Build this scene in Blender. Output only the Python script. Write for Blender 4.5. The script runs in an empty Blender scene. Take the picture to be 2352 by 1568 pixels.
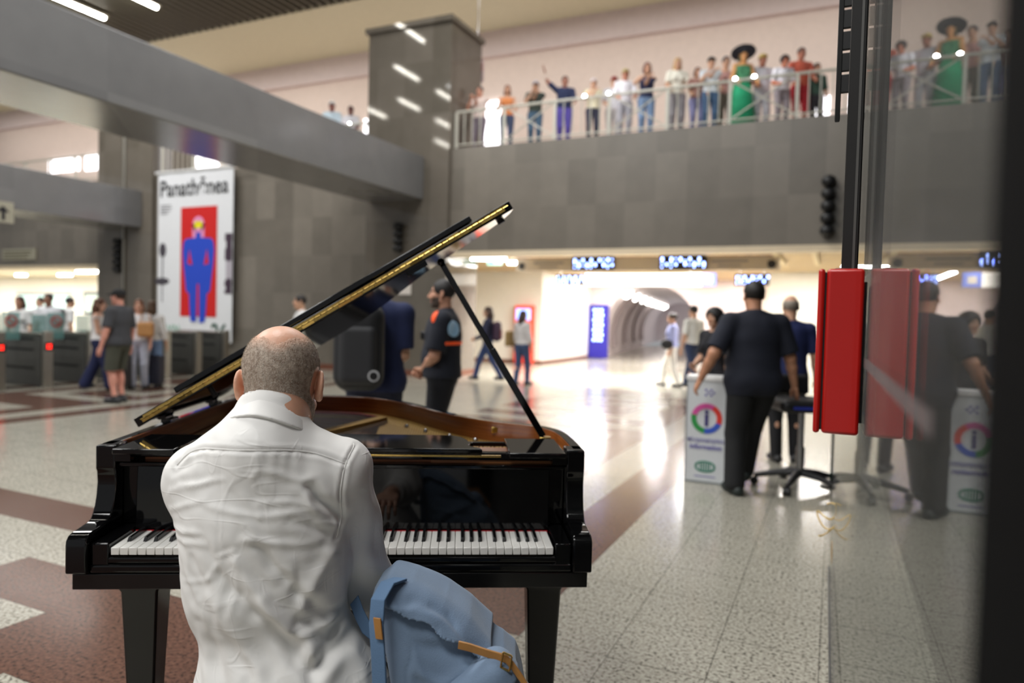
import bpy, bmesh, math, random
import numpy as np
from mathutils import Vector, Matrix
random.seed(7)
rng = np.random.default_rng(7)
SC = bpy.context.scene
COL = SC.collection

# ---------------------------------------------------------------- camera
F_PX, YAW, PITCH, ROLL, EYE = 1605.0, math.radians(24.79), math.radians(-1.89), math.radians(1.47), 1.39
def cam_axes():
    cy, sy, cp, sp = math.cos(YAW), math.sin(YAW), math.cos(PITCH), math.sin(PITCH)
    f = np.array([-sy*cp, cy*cp, sp]); r = np.array([cy, sy, 0.0]); u = np.cross(r, f)
    cr, sr = math.cos(ROLL), math.sin(ROLL)
    return cr*r+sr*u, -sr*r+cr*u, f
CR, CU, CF = cam_axes()
camd = bpy.data.cameras.new('camera'); cam = bpy.data.objects.new('camera', camd); COL.objects.link(cam)
cam.matrix_world = Matrix(((CR[0], CU[0], -CF[0], 0), (CR[1], CU[1], -CF[1], 0), (CR[2], CU[2], -CF[2], EYE), (0, 0, 0, 1)))
camd.sensor_width = 36.0; camd.sensor_fit = 'HORIZONTAL'; camd.lens = F_PX*36.0/2352.0
camd.clip_start = 0.02; camd.clip_end = 200
camd.dof.use_dof = True; camd.dof.focus_distance = 1.60; camd.dof.aperture_fstop = 1.95
SC.camera = cam

# ---------------------------------------------------------------- world and exposure
SC.view_settings.view_transform = 'Standard'; SC.view_settings.look = 'None'
SC.view_settings.gamma = 1.0; SC.view_settings.use_curve_mapping = False
SC.view_settings.exposure = 0.0
W_ = bpy.data.worlds.new('world'); SC.world = W_; W_.use_nodes = True
bg = W_.node_tree.nodes['Background']; bg.inputs[0].default_value = (0.95, 0.97, 1.0, 1); bg.inputs[1].default_value = 0.33
try:
    SC.cycles.use_denoising = True
    SC.cycles.max_bounces = 10; SC.cycles.transparent_max_bounces = 12
    SC.cycles.sample_clamp_indirect = 6.0
    SC.cycles.caustics_reflective = False
except Exception:
    pass
def area_light(name, loc, size, power, color=(1, 1, 1), rot=(0, 0, 0), spread=180):
    l = bpy.data.lights.new(name, 'AREA'); l.shape = 'RECTANGLE'; l.size, l.size_y = size; l.energy = power; l.color = color
    l.spread = math.radians(spread)
    o = bpy.data.objects.new(name, l); COL.objects.link(o); o.location = loc; o.rotation_euler = rot
    return o
# ceiling lamps of the halls and corridor, plus added fill for gallery and corridor
for x, y, w in ((-12, 2.5, 560), (-17.8, 9.5, 640), (-5.5, 11, 380), (-5.5, 4, 560), (-2, -4, 700), (-9, -5, 700)):
    area_light('hall_lamp', (x, y, 10.3), (4.0, 3.0), w, (1.0, 0.99, 0.97))
area_light('gallery_fill', (-5, 17.6, 10.35), (18, 1.0), 330, (1.0, 0.97, 0.95))  # added strips without a fitting, they brighten the gallery wall
area_light('gallery_fill', (-26, 17.6, 10.35), (22, 1.0), 480, (1.0, 0.97, 0.95))
area_light('corridor_lamp_and_fill', (-4.1, 15.86, 2.84), (5.6, 0.24), 700, (1.0, 0.99, 0.965))  # added strip, out of view behind the sign band, brightens the corridor
area_light('corridor_lamp_and_fill', (-.6, 19.0, 2.86), (1.6, .3), 150, (1.0, 0.985, 0.95))  # added fill that whitens the right corridor wall
for x in (-6.6, -3.2):
    area_light('corridor_lamp_and_fill', (x, 17.6, 2.855), (0.3, 2.6), 120, (1.0, 0.985, 0.95))
for x in (-7.3, -5.2, -3.0):
    area_light('corridor_lamp_and_fill', (x, 22.4, 2.855), (0.16, 3.0), 150, (1.0, 0.97, 0.97))
for x in (-35, -31, -27, -23):
    area_light('ticket_hall_lamp', (x, 16.8, 2.66), (2.4, 0.3), 300, (1.0, 0.985, 0.95))

# pixel <-> place helpers (photo pixels, metres)
def _ray(x, y):
    return CR*((x-1176)/F_PX) - CU*((y-784)/F_PX) + CF
CAMP = np.array([0, 0, EYE])
def at_z(x, y, z): d = _ray(x, y); return CAMP + d*(z-EYE)/d[2]
def at_y(x, y, Y): d = _ray(x, y); return CAMP + d*Y/d[1]
def at_x(x, y, X): d = _ray(x, y); return CAMP + d*X/d[0]
def at_d(x, y, D): return CAMP + _ray(x, y)*D

# ---------------------------------------------------------------- naming helpers
def tag(o, label=None, cat=None, group=None, kind=None):
    if label: o['label'] = label
    if cat: o['category'] = cat
    if group: o['group'] = group
    if kind: o['kind'] = kind
    return o
def thing(name, label, cat, loc=(0, 0, 0), rotz=0.0, group=None):
    o = bpy.data.objects.new(name, None); COL.objects.link(o); o.empty_display_size = 0.1
    o.location = loc; o.rotation_euler = (0, 0, rotz)
    return tag(o, label, cat, group)
def dup(root, loc, rotz, label=None, group=None):
    r = root.copy(); COL.objects.link(r); r.location = loc; r.rotation_euler = (0, 0, rotz)
    if label: r['label'] = label
    if group: r['group'] = group
    for ch in list(root.children):
        c = ch.copy(); COL.objects.link(c); c.parent = r
        for g in ch.children:
            d = g.copy(); COL.objects.link(d); d.parent = c
    return r

# ---------------------------------------------------------------- materials
def lin(c):
    return tuple((v/255/12.92) if v/255 <= 0.04045 else ((v/255+0.055)/1.055)**2.4 for v in c)
_mats = {}
def mat(name, rgb, rough=0.5, metal=0.0, spec=0.5, emit=None, var=0.06, vscale=6.0, coat=0.0, bump=0.0, bscale=80.0, sheen=0.0, sss=0.0):
    """procedural principled material; rgb is an sRGB 0..255 triple, var a soft noise variation of it"""
    if name in _mats: return _mats[name]
    m = bpy.data.materials.new(name); m.use_nodes = True; nt = m.node_tree; b = nt.nodes['Principled BSDF']
    c = lin(rgb)
    b.inputs['Roughness'].default_value = rough; b.inputs['Metallic'].default_value = metal
    b.inputs['Specular IOR Level'].default_value = spec; b.inputs['Coat Weight'].default_value = coat
    b.inputs['Coat Roughness'].default_value = 0.03
    if sheen: b.inputs['Sheen Weight'].default_value = sheen
    if sss:
        b.inputs['Subsurface Weight'].default_value = sss; b.inputs['Subsurface Radius'].default_value = (0.012, 0.005, 0.003)
        b.inputs['Subsurface Scale'].default_value = 1.0
    b.inputs['Base Color'].default_value = (*c, 1)
    tc = nt.nodes.new('ShaderNodeTexCoord')
    if var:
        n = nt.nodes.new('ShaderNodeTexNoise'); n.inputs['Scale'].default_value = vscale; n.inputs['Detail'].default_value = 4
        nt.links.new(tc.outputs['Object'], n.inputs['Vector'])
        r = nt.nodes.new('ShaderNodeValToRGB')
        r.color_ramp.elements[0].position = 0.3; r.color_ramp.elements[1].position = 0.7
        r.color_ramp.elements[0].color = (*[v*(1-var) for v in c], 1); r.color_ramp.elements[1].color = (*[min(1, v*(1+var)) for v in c], 1)
        nt.links.new(n.outputs['Fac'], r.inputs['Fac']); nt.links.new(r.outputs['Color'], b.inputs['Base Color'])
    if bump:
        n2 = nt.nodes.new('ShaderNodeTexNoise'); n2.inputs['Scale'].default_value = bscale; n2.inputs['Detail'].default_value = 3
        nt.links.new(tc.outputs['Object'], n2.inputs['Vector'])
        bp = nt.nodes.new('ShaderNodeBump'); bp.inputs['Strength'].default_value = bump; bp.inputs['Distance'].default_value = 0.004
        nt.links.new(n2.outputs['Fac'], bp.inputs['Height']); nt.links.new(bp.outputs['Normal'], b.inputs['Normal'])
    if emit:
        b.inputs['Emission Color'].default_value = (*c, 1); b.inputs['Emission Strength'].default_value = emit
    _mats[name] = m
    return m

# ---------------------------------------------------------------- mesh builder
class MB:
    def __init__(s): s.v = []; s.f = []; s.m = []; s.mi = 0; s.T = Matrix.Identity(4)
    def add(s, vs, fs):
        o = len(s.v)
        for p in vs: s.v.append(tuple(s.T @ Vector(p)))
        for f in fs: s.f.append(tuple(i+o for i in f)); s.m.append(s.mi)
        return s
    def box(s, a, b):
        (x0, y0, z0), (x1, y1, z1) = a, b
        x0, x1 = min(x0, x1), max(x0, x1); y0, y1 = min(y0, y1), max(y0, y1); z0, z1 = min(z0, z1), max(z0, z1)
        return s.add([(x0,y0,z0),(x1,y0,z0),(x1,y1,z0),(x0,y1,z0),(x0,y0,z1),(x1,y0,z1),(x1,y1,z1),(x0,y1,z1)],
                     [(0,3,2,1),(4,5,6,7),(0,1,5,4),(1,2,6,5),(2,3,7,6),(3,0,4,7)])
    def prism(s, poly, z0, z1, axis='z'):
        """extrude a 2-D polygon; axis z: (x,y)->z, x: (y,z)->x, y: (x,z)->y"""
        n = len(poly)
        def P(a, b, t): return {'z': (a, b, t), 'x': (t, a, b), 'y': (a, t, b)}[axis]
        vs = [P(a, b, z0) for a, b in poly] + [P(a, b, z1) for a, b in poly]
        fs = [tuple(reversed(range(n))), tuple(range(n, 2*n))] + [(i, (i+1) % n, n+(i+1) % n, n+i) for i in range(n)]
        return s.add(vs, fs)
    def tube(s, pts, r, n=8, cap=True):
        pts = [Vector(p) for p in pts]; k = len(pts)
        rs = r if isinstance(r, (list, tuple)) else [r]*k
        up = None; rings = []
        for i, p in enumerate(pts):
            d = (pts[min(i+1, k-1)]-pts[max(i-1, 0)]).normalized()
            if up is None: up = Vector((0, 0, 1)) if abs(d.z) < 0.9 else Vector((1, 0, 0))
            a = d.cross(up).normalized(); b = a.cross(d).normalized(); up = b
            rings.append([p + (a*math.cos(t)+b*math.sin(t))*rs[i] for t in [2*math.pi*j/n for j in range(n)]])
        vs = [q for ring in rings for q in ring]; fs = []
        for i in range(k-1):
            for j in range(n): fs.append((i*n+j, i*n+(j+1) % n, (i+1)*n+(j+1) % n, (i+1)*n+j))
        if cap: fs += [tuple(reversed(range(n))), tuple(range((k-1)*n, k*n))]
        return s.add(vs, fs)
    def lathe(s, prof, n=24, c=(0, 0, 0)):
        vs = []; fs = []; k = len(prof)
        for r, z in prof:
            for j in range(n):
                t = 2*math.pi*j/n; vs.append((c[0]+r*math.cos(t), c[1]+r*math.sin(t), c[2]+z))
        for i in range(k-1):
            for j in range(n): fs.append((i*n+j, i*n+(j+1) % n, (i+1)*n+(j+1) % n, (i+1)*n+j))
        fs += [tuple(reversed(range(n))), tuple(range((k-1)*n, k*n))]
        return s.add(vs, fs)
    def ball(s, c, r, n=12):
        r = r if isinstance(r, (list, tuple)) else (r, r, r)
        vs = []; fs = []; m = n//2
        for i in range(1, m):
            ph = math.pi*i/m
            for j in range(n):
                t = 2*math.pi*j/n; vs.append((c[0]+r[0]*math.sin(ph)*math.cos(t), c[1]+r[1]*math.sin(ph)*math.sin(t), c[2]+r[2]*math.cos(ph)))
        top = len(vs); vs.append((c[0], c[1], c[2]+r[2])); bot = len(vs); vs.append((c[0], c[1], c[2]-r[2]))
        for i in range(m-2):
            for j in range(n): fs.append((i*n+j, (i+1)*n+j, (i+1)*n+(j+1) % n, i*n+(j+1) % n))
        for j in range(n): fs.append((top, j, (j+1) % n)); fs.append((bot, (m-2)*n+(j+1) % n, (m-2)*n+j))
        return s.add(vs, fs)
    def build(s, name, mats, parent=None, smooth=False, bevel=0.0, seg=2):
        me = bpy.data.meshes.new(name); me.from_pydata(s.v, [], s.f); me.update()
        mats = mats if isinstance(mats, (list, tuple)) else [mats]
        for m in mats: me.materials.append(m)
        me.polygons.foreach_set('material_index', s.m)
        bm = bmesh.new(); bm.from_mesh(me); bmesh.ops.recalc_face_normals(bm, faces=bm.faces); bm.to_mesh(me); bm.free()
        if smooth:
            me.polygons.foreach_set('use_smooth', [True]*len(me.polygons))
            if smooth == 'auto': me.set_sharp_from_angle(angle=math.radians(35))
        o = bpy.data.objects.new(name, me); COL.objects.link(o)
        if parent: o.parent = parent
        if bevel:
            b = o.modifiers.new('bevel', 'BEVEL'); b.width = bevel; b.segments = seg; b.limit_method = 'ANGLE'; b.angle_limit = math.radians(40)
            me.polygons.foreach_set('use_smooth', [True]*len(me.polygons)); me.set_sharp_from_angle(angle=math.radians(35))
        return o
def mesh_obj(name, v, f, mats, parent=None, smooth=True, mi=None):
    me = bpy.data.meshes.new(name); me.from_pydata(np.asarray(v).tolist(), [], np.asarray(f).tolist() if not isinstance(f, list) else f); me.update()
    for m in (mats if isinstance(mats, (list, tuple)) else [mats]): me.materials.append(m)
    if mi is not None: me.polygons.foreach_set('material_index', np.asarray(mi, dtype=np.int32))
    me.polygons.foreach_set('use_smooth', [smooth]*len(me.polygons))
    o = bpy.data.objects.new(name, me); COL.objects.link(o)
    if parent: o.parent = parent
    return o
def text(name, s, size, m, parent, loc, rot, align='CENTER', depth=0.002, bold=0.0):
    cu = bpy.data.curves.new(name, 'FONT'); cu.body = s; cu.size = size; cu.align_x = align; cu.align_y = 'CENTER'; cu.extrude = depth; cu.offset = bold
    t_ = bpy.data.objects.new(name, cu); me = bpy.data.meshes.new_from_object(t_); bpy.data.objects.remove(t_); bpy.data.curves.remove(cu)
    me.name = name; me.materials.clear(); me.materials.append(m)
    o = bpy.data.objects.new(name, me); COL.objects.link(o); o.location = loc; o.rotation_euler = rot
    if parent: o.parent = parent
    return o

# ---------------------------------------------------------------- distance-field modelling
def rcone(P, a, b, r1, r2):
    a = np.asarray(a, np.float32); ab = np.asarray(b, np.float32)-a; l2 = float(ab@ab)+1e-9
    t = np.clip(((P-a)@ab)/l2, 0, 1)
    return np.linalg.norm(P-a-t[..., None]*ab, axis=-1)-(r1+t*(r2-r1))
def ell(P, c, r, R=None):
    q = P-np.asarray(c, np.float32)
    if R is not None: q = q@np.asarray(R, np.float32)
    r = np.asarray(r, np.float32); k0 = np.linalg.norm(q/r, axis=-1); k1 = np.linalg.norm(q/(r*r), axis=-1)+1e-9
    return k0*(k0-1)/k1
def rbox(P, c, h, r, R=None):
    q = P-np.asarray(c, np.float32)
    if R is not None: q = q@np.asarray(R, np.float32)
    q = np.abs(q)-(np.asarray(h, np.float32)-r)
    return np.linalg.norm(np.maximum(q, 0), axis=-1)+np.minimum(q.max(-1), 0)-r
def smin(a, b, k):
    h = np.clip(0.5+0.5*(b-a)/k, 0, 1); return b+(a-b)*h-k*h*(1-h)
def smax(a, b, k): return -smin(-a, -b, k)
def nets(fn, lo, hi, h):
    """surface nets of the zero level of fn over the box lo..hi, cell h"""
    lo = np.asarray(lo, np.float32); hi = np.asarray(hi, np.float32)
    n = np.ceil((hi-lo)/h).astype(int)+1
    xs = [lo[i]+h*np.arange(n[i], dtype=np.float32) for i in range(3)]
    D = np.empty(n, np.float32); YZ = np.stack(np.meshgrid(xs[1], xs[2], indexing='ij'), -1)
    step = max(1, int(400000//(n[1]*n[2])))
    for i in range(0, n[0], step):
        xx = xs[0][i:i+step]
        P = np.empty((len(xx), n[1], n[2], 3), np.float32); P[..., 0] = xx[:, None, None]; P[..., 1:] = YZ[None]
        D[i:i+step] = fn(P)
    neg = D < 0
    c = [(i, j, k) for i in (0, 1) for j in (0, 1) for k in (0, 1)]
    m = n-1
    cnt = np.zeros(m, np.float32); acc = np.zeros((*m, 3), np.float32)
    base = np.stack(np.meshgrid(*[np.arange(k) for k in m], indexing='ij'), -1).astype(np.float32)
    def sl(A, o): return A[o[0]:o[0]+m[0], o[1]:o[1]+m[1], o[2]:o[2]+m[2]]
    for a in c:
        for ax in range(3):
            if a[ax]: continue
            b = list(a); b[ax] = 1; b = tuple(b)
            da, db = sl(D, a), sl(D, b); cr = (da < 0) != (db < 0)
            if not cr.any(): continue
            t = np.where(cr, da/(da-db+1e-12), 0)
            w = cr.astype(np.float32); cnt += w
            for d in range(3):
                acc[..., d] += w*(a[d]+(t if d == ax else 0))
    act = cnt > 0
    idx = np.full(m, -1, np.int64); idx[act] = np.arange(act.sum())
    V = (base[act]+acc[act]/cnt[act][:, None])*h+lo
    Fs = []
    for ax in range(3):
        u, w = (ax+1) % 3, (ax+2) % 3
        s0 = [slice(None)]*3; s1 = [slice(None)]*3; s0[ax] = slice(0, -1); s1[ax] = slice(1, None)
        na, nb = neg[tuple(s0)], neg[tuple(s1)]
        E = np.argwhere(na != nb)
        ok = (E[:, u] > 0) & (E[:, w] > 0) & (E[:, u] < m[u]) & (E[:, w] < m[w]); E = E[ok]
        if not len(E): continue
        fl = na[tuple(E.T)]
        q = []
        for du, dw in ((-1, -1), (0, -1), (0, 0), (-1, 0)):
            g = E.copy(); g[:, u] += du; g[:, w] += dw; q.append(idx[tuple(g.T)])
        q = np.stack(q, 1); q[~fl] = q[~fl][:, ::-1]
        Fs.append(q)
    Fc = np.concatenate(Fs) if Fs else np.zeros((0, 4), int)
    return V, Fc[(Fc >= 0).all(1)]
def rot_xyz(rx=0, ry=0, rz=0):
    return np.array(Matrix.Rotation(rz, 3, 'Z') @ Matrix.Rotation(ry, 3, 'Y') @ Matrix.Rotation(rx, 3, 'X'), np.float32)
# ================================================================ SETTING
def granite(name, c1, c2, sx, sz, rough):
    m = bpy.data.materials.new(name); m.use_nodes = True; nt = m.node_tree; b = nt.nodes['Principled BSDF']; L = nt.links.new
    tc = nt.nodes.new('ShaderNodeTexCoord'); sp = nt.nodes.new('ShaderNodeSeparateXYZ'); L(tc.outputs['Object'], sp.inputs[0])
    def math_(op, a, bb=None):
        n = nt.nodes.new('ShaderNodeMath'); n.operation = op
        for i, v in enumerate((a, bb)):
            if v is None: continue
            if isinstance(v, (int, float)): n.inputs[i].default_value = v
            else: L(v, n.inputs[i])
        return n.outputs[0]
    h = math_('ADD', sp.outputs[0], sp.outputs[1])
    cx = math_('FLOOR', math_('DIVIDE', h, sx)); cz = math_('FLOOR', math_('DIVIDE', sp.outputs[2], sz))
    cb = nt.nodes.new('ShaderNodeCombineXYZ'); L(cx, cb.inputs[0]); L(cz, cb.inputs[1])
    wn = nt.nodes.new('ShaderNodeTexWhiteNoise'); L(cb.outputs[0], wn.inputs['Vector'])
    ns = nt.nodes.new('ShaderNodeTexNoise'); ns.inputs['Scale'].default_value = 3.0; ns.inputs['Detail'].default_value = 6; L(tc.outputs['Object'], ns.inputs['Vector'])
    f = math_('ADD', math_('MULTIPLY', wn.outputs['Value'], 0.55), math_('MULTIPLY', ns.outputs['Fac'], 0.45))
    r = nt.nodes.new('ShaderNodeValToRGB'); r.color_ramp.elements[0].position = 0.2; r.color_ramp.elements[1].position = 0.85
    r.color_ramp.elements[0].color = (*lin(c1), 1); r.color_ramp.elements[1].color = (*lin(c2), 1); L(f, r.inputs['Fac'])
    L(r.outputs['Color'], b.inputs['Base Color']); b.inputs['Roughness'].default_value = rough
    return m
M_GRAN = granite('dark_granite', (108, 102, 93), (132, 125, 115), 0.62, 0.95, 0.3)
M_GRANP = granite('polished_granite', (98, 92, 83), (116, 109, 100), 0.75, 1.2, 0.05)
M_BEAM = granite('beam_stone', (116, 116, 117), (132, 132, 132), 2.6, 1.4, 0.2)
M_PLAS = mat('warm_plaster', (222, 206, 196), 0.8, var=0.03)
M_PLASP = mat('pinkish_plaster', (214, 200, 198), 0.8, var=0.03)
M_OLIVE = mat('pale_olive_plaster', (206, 203, 176), 0.8, var=0.03)
M_WHITE = mat('white_panel', (236, 232, 222), 0.5, var=0.02)
M_CREAM = mat('cream_panel', (232, 214, 184), 0.5, var=0.03)
M_SLAT = mat('dark_ceiling_slat', (84, 80, 66), 0.6)
M_DARK = mat('near_black', (24, 24, 25), 0.6)
M_SKIRT = mat('brown_skirting_stone', (118, 74, 58), 0.35)

# ---- floor: 0.4 m terrazzo tiles, brown bands and meander
def floor_mat(name, base, dark, light, seam):
    m = bpy.data.materials.new(name); m.use_nodes = True; nt = m.node_tree; b = nt.nodes['Principled BSDF']; L = nt.links.new
    tc = nt.nodes.new('ShaderNodeTexCoord')
    n1 = nt.nodes.new('ShaderNodeTexNoise'); n1.inputs['Scale'].default_value = 62; n1.inputs['Detail'].default_value = 2.5; n1.inputs['Roughness'].default_value = 0.6; L(tc.outputs['Object'], n1.inputs['Vector'])
    r1 = nt.nodes.new('ShaderNodeValToRGB'); e = r1.color_ramp.elements
    e[0].position = 0.36; e[0].color = (*lin(dark), 1); e[1].position = 0.66; e[1].color = (*lin(light), 1)
    k = e.new(0.46); k.color = (*lin(base), 1); L(n1.outputs['Fac'], r1.inputs['Fac'])
    # seams between tiles
    sp = nt.nodes.new('ShaderNodeSeparateXYZ'); L(tc.outputs['Object'], sp.inputs[0]); ds = []
    for i, off in ((0, 0.01), (1, 0.03)):
        a = nt.nodes.new('ShaderNodeMath'); a.operation = 'ADD'; L(sp.outputs[i], a.inputs[0]); a.inputs[1].default_value = off+40
        p = nt.nodes.new('ShaderNodeMath'); p.operation = 'PINGPONG'; L(a.outputs[0], p.inputs[0]); p.inputs[1].default_value = 0.2
        ds.append(p.outputs[0])
    mn = nt.nodes.new('ShaderNodeMath'); mn.operation = 'MINIMUM'; L(ds[0], mn.inputs[0]); L(ds[1], mn.inputs[1])
    lt = nt.nodes.new('ShaderNodeMath'); lt.operation = 'LESS_THAN'; L(mn.outputs[0], lt.inputs[0]); lt.inputs[1].default_value = 0.0022
    n3 = nt.nodes.new('ShaderNodeTexNoise'); n3.inputs['Scale'].default_value = 1.3; L(tc.outputs['Object'], n3.inputs['Vector'])
    mu = nt.nodes.new('ShaderNodeMath'); mu.operation = 'MULTIPLY'; L(lt.outputs[0], mu.inputs[0]); mu.inputs[1].default_value = seam
    mx = nt.nodes.new('ShaderNodeMix'); mx.data_type = 'RGBA'; L(mu.outputs[0], mx.inputs['Factor']); L(r1.outputs['Color'], mx.inputs['A']); mx.inputs['B'].default_value = (*lin((58, 54, 48)), 1)
    L(mx.outputs['Result'], b.inputs['Base Color'])
    rr = nt.nodes.new('ShaderNodeMapRange'); rr.inputs['To Min'].default_value = 0.13; rr.inputs['To Max'].default_value = 0.24; L(n3.outputs['Fac'], rr.inputs['Value']); L(rr.outputs[0], b.inputs['Roughness'])
    b.inputs['Specular IOR Level'].default_value = 0.42
    return m
M_TERR = floor_mat('pale_terrazzo', (163, 159, 146), (76, 73, 66), (190, 186, 173), 0.75)
M_BROWN = floor_mat('brown_terrazzo', (94, 66, 55), (56, 41, 35), (114, 83, 70), 0.25)
def brown_cell(i, j):
    """tile (i, j) covers x 0.4i-0.01 .. , y 0.4j-0.03 .. ; True where the tile is brown"""
    if j == 7 and i <= -4: return True                       # band along x, y 2.8..3.2
    if i == -4 and j >= 7 and j < 40: return True            # band along y, x -1.6..-1.2
    if j <= 5 and -10 <= i:                                   # meander left of the piano
        if i > -4: return False
        k = (i+10) % 4
        if j == 5: return True
        if j <= 4 and k in (0,): return not (j <= 3 and False)
        if k == 1: return j < 0
        if k == 2: return True
        if k == 3: return j in (4, 2) if False else j not in (3,)
        return True
    if -12 <= i <= -6 and j >= 15 and j < 34:                # meander along the middle band
        jj = (j-15) % 8
        T = ['1110111', '0000001', '1111101', '1000101', '1011101', '1000001', '1111111', '0000000']
        return T[jj][i+12] == '1'
    if i == -23 and j < 30: return True
    if -30 <= i <= -25 and j < 30:
        jj = j % 8
        T = ['111111', '100000', '101111', '101001', '100101', '111101', '000001', '111111']
        return T[jj][i+30] == '1'
    if i == -32 and j < 30: return True
    return False
fl = MB()
for i in range(-110, 16):
    for j in range(-18, 100):
        x, y = 0.4*i-0.01, 0.4*j-0.03
        if j < -5 and i < -40: continue
        fl.mi = 1 if brown_cell(i, j) else 0
        fl.add([(x, y, 0), (x+0.4, y, 0), (x+0.4, y+0.4, 0), (x, y+0.4, 0)], [(0, 1, 2, 3)])
floor = fl.build('floor', [M_TERR, M_BROWN])
bmx = bmesh.new(); bmx.from_mesh(floor.data); bmesh.ops.remove_doubles(bmx, verts=bmx.verts, dist=0.001); bmx.to_mesh(floor.data); bmx.free()
tag(floor, kind='structure')
def struct(name, m, *boxes, bevel=0.0):
    b = MB()
    for a, c in boxes: b.box(a, c)
    return tag(b.build(name, m, bevel=bevel), kind='structure')
YB = 13.9
struct('wall_back', M_GRAN, ((-8.1, YB, 2.86), (6, YB+0.35, 5.2)))
struct('wall_banner', M_GRAN, ((-17.8, YB, 0), (-10.25, YB+0.35, 5.2)))
struct('wall_left_lintel', M_GRAN, ((-46, YB, 2.68), (-20.0, YB+0.35, 5.2)))
pil = MB(); pil.box((-10.3, YB-0.12, 0), (-8.05, YB+1.35, 8.02)); pil.box((-10.36, YB-0.2, 8.02), (-7.99, YB+1.41, 8.14))
tag(pil.build('pillar', M_GRANP), kind='structure')
pil = MB(); pil.box((-20.05, YB-0.12, 0), (-17.72, YB+1.35, 8.02)); pil.box((-20.1, YB-0.2, 8.02), (-17.66, YB+1.41, 8.14))
tag(pil.build('pillar', M_GRANP), kind='structure')
struct('beam', M_BEAM, ((-10.2, -7, 4.06), (-8.7, YB-0.12, 5.04)), bevel=0.02)
struct('beam', M_BEAM, ((-19.7, -7, 3.72), (-18.14, YB-0.12, 4.76)), bevel=0.02)
struct('baseboard_back', M_SKIRT, ((-17.7, YB-0.03, 0), (-10.3, YB, 0.13)), ((-10.33, YB-0.15, 0), (-8.02, YB-0.12, 0.13)), ((-8.05, YB-0.12, 0), (-8.02, YB+1.3, 0.13)))
struct('floor_gallery', M_PLAS, ((-46, YB+0.35, 5.0), (8, 20.2, 5.18)))
struct('wall_gallery', M_PLAS, ((-46, 20.2, 5.0), (8, 20.4, 9.7)))
struct('trim_gallery', M_PLASP, ((-46, 20.05, 9.7), (8, 20.4, 10.5)))
struct('ceiling_gallery', M_OLIVE, ((-46, 16.7, 10.5), (8, 20.4, 10.7)))
sl = MB(); sl.box((-46, -8, 10.72), (8, 16.7, 10.8))
for k in range(180): sl.box((-46+0.3*k, -8, 10.5), (-46+0.3*k+0.1, 16.7, 10.72))
tag(sl.build('ceiling', M_SLAT), kind='structure')
# corridor under the gallery
struct('ceiling_corridor', mat('tan_ceiling', (198, 172, 128), .6, var=.03), ((-11.5, YB+0.35, 2.88), (8, 25.2, 2.98)))
struct('trim_corridor', M_CREAM, ((-8.05, YB-0.02, 2.76), (6, YB+0.4, 2.87)))
struct('wall_corridor_left', M_WHITE, ((-11.5, 20.0, 0), (-8.25, 20.2, 2.88)))
struct('wall_corridor_inner', M_WHITE, ((-8.45, 20.2, 0), (-8.25, 24.7, 2.88)))
struct('wall_corridor_side', M_WHITE, ((-11.6, YB+1.35, 0), (-11.4, 20.2, 2.88)))
struct('baseboard_corridor', M_SKIRT, ((-11.4, 19.97, 0), (-8.22, 20.0, 0.1)), ((-8.25, 19.97, 0), (-8.22, 24.7, 0.1)))
struct('wall_corridor_right', M_WHITE, ((-1.75, 21.0, 0), (8, 21.2, 2.88)))
struct('wall_corridor_return', M_PLAS, ((-1.95, 21.0, 0), (-1.75, 24.7, 2.88)))
# vaulted passage leading away
TUN_A = math.radians(8.7); TC = (-6.0, 24.7); TW, TS, TH = 1.78, 0.85, 1.9
def tun(u, v, z): return (TC[0]+u*math.cos(TUN_A)-v*math.sin(TUN_A), TC[1]+u*math.sin(TUN_A)*0+v*math.cos(TUN_A), z)
prof = [(-TW, 0.0)] + [(-TW*math.cos(t), TS+TH*math.sin(t)) for t in np.linspace(0, math.pi, 25)] + [(TW, 0.0)]
M_VAULT = mat('vault_panel', (240, 230, 230), 0.45, var=0.03)
tv = MB(); vs = []; fs = []
for k, v in enumerate(np.linspace(0, 26, 14)):
    for u, z in prof: vs.append(tun(u, v, z))
npf = len(prof)
for k in range(13):
    for j in range(npf-1): fs.append((k*npf+j, k*npf+j+1, (k+1)*npf+j+1, (k+1)*npf+j))
fs.append(tuple(13*npf+j for j in range(npf)))
tv.add(vs, fs); o = tv.build('wall_tunnel', M_VAULT, smooth='auto'); tag(o, kind='structure')
mw = MB()   # wall with the passage mouth cut out
ol = [(-8.45, 0.0)] + [tun(u, 0, z)[0::2] for u, z in prof] + [(-1.75, 0.0), (-1.75, 2.88), (-8.45, 2.88)]
pr = [(TC[0]+u*math.cos(TUN_A), z) for u, z in prof]
top = [(x, 3.3) for x, z in pr]
vv = [(x, 24.7, z) for x, z in pr]+[(x, 24.7, 3.3) for x, z in pr]; n_ = len(pr)
mw.add(vv, [(j, j+1, n_+j+1, n_+j) for j in range(n_-1)])
mw.box((-8.45, 24.7, 0), (pr[0][0], 24.8, 3.3)); mw.box((pr[-1][0], 24.7, 0), (-1.75, 24.8, 3.3))
tag(mw.build('wall_tunnel_mouth', M_PLASP), kind='structure')
M_RIB = mat('rib_panel', (170, 158, 158), 0.5)
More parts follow.
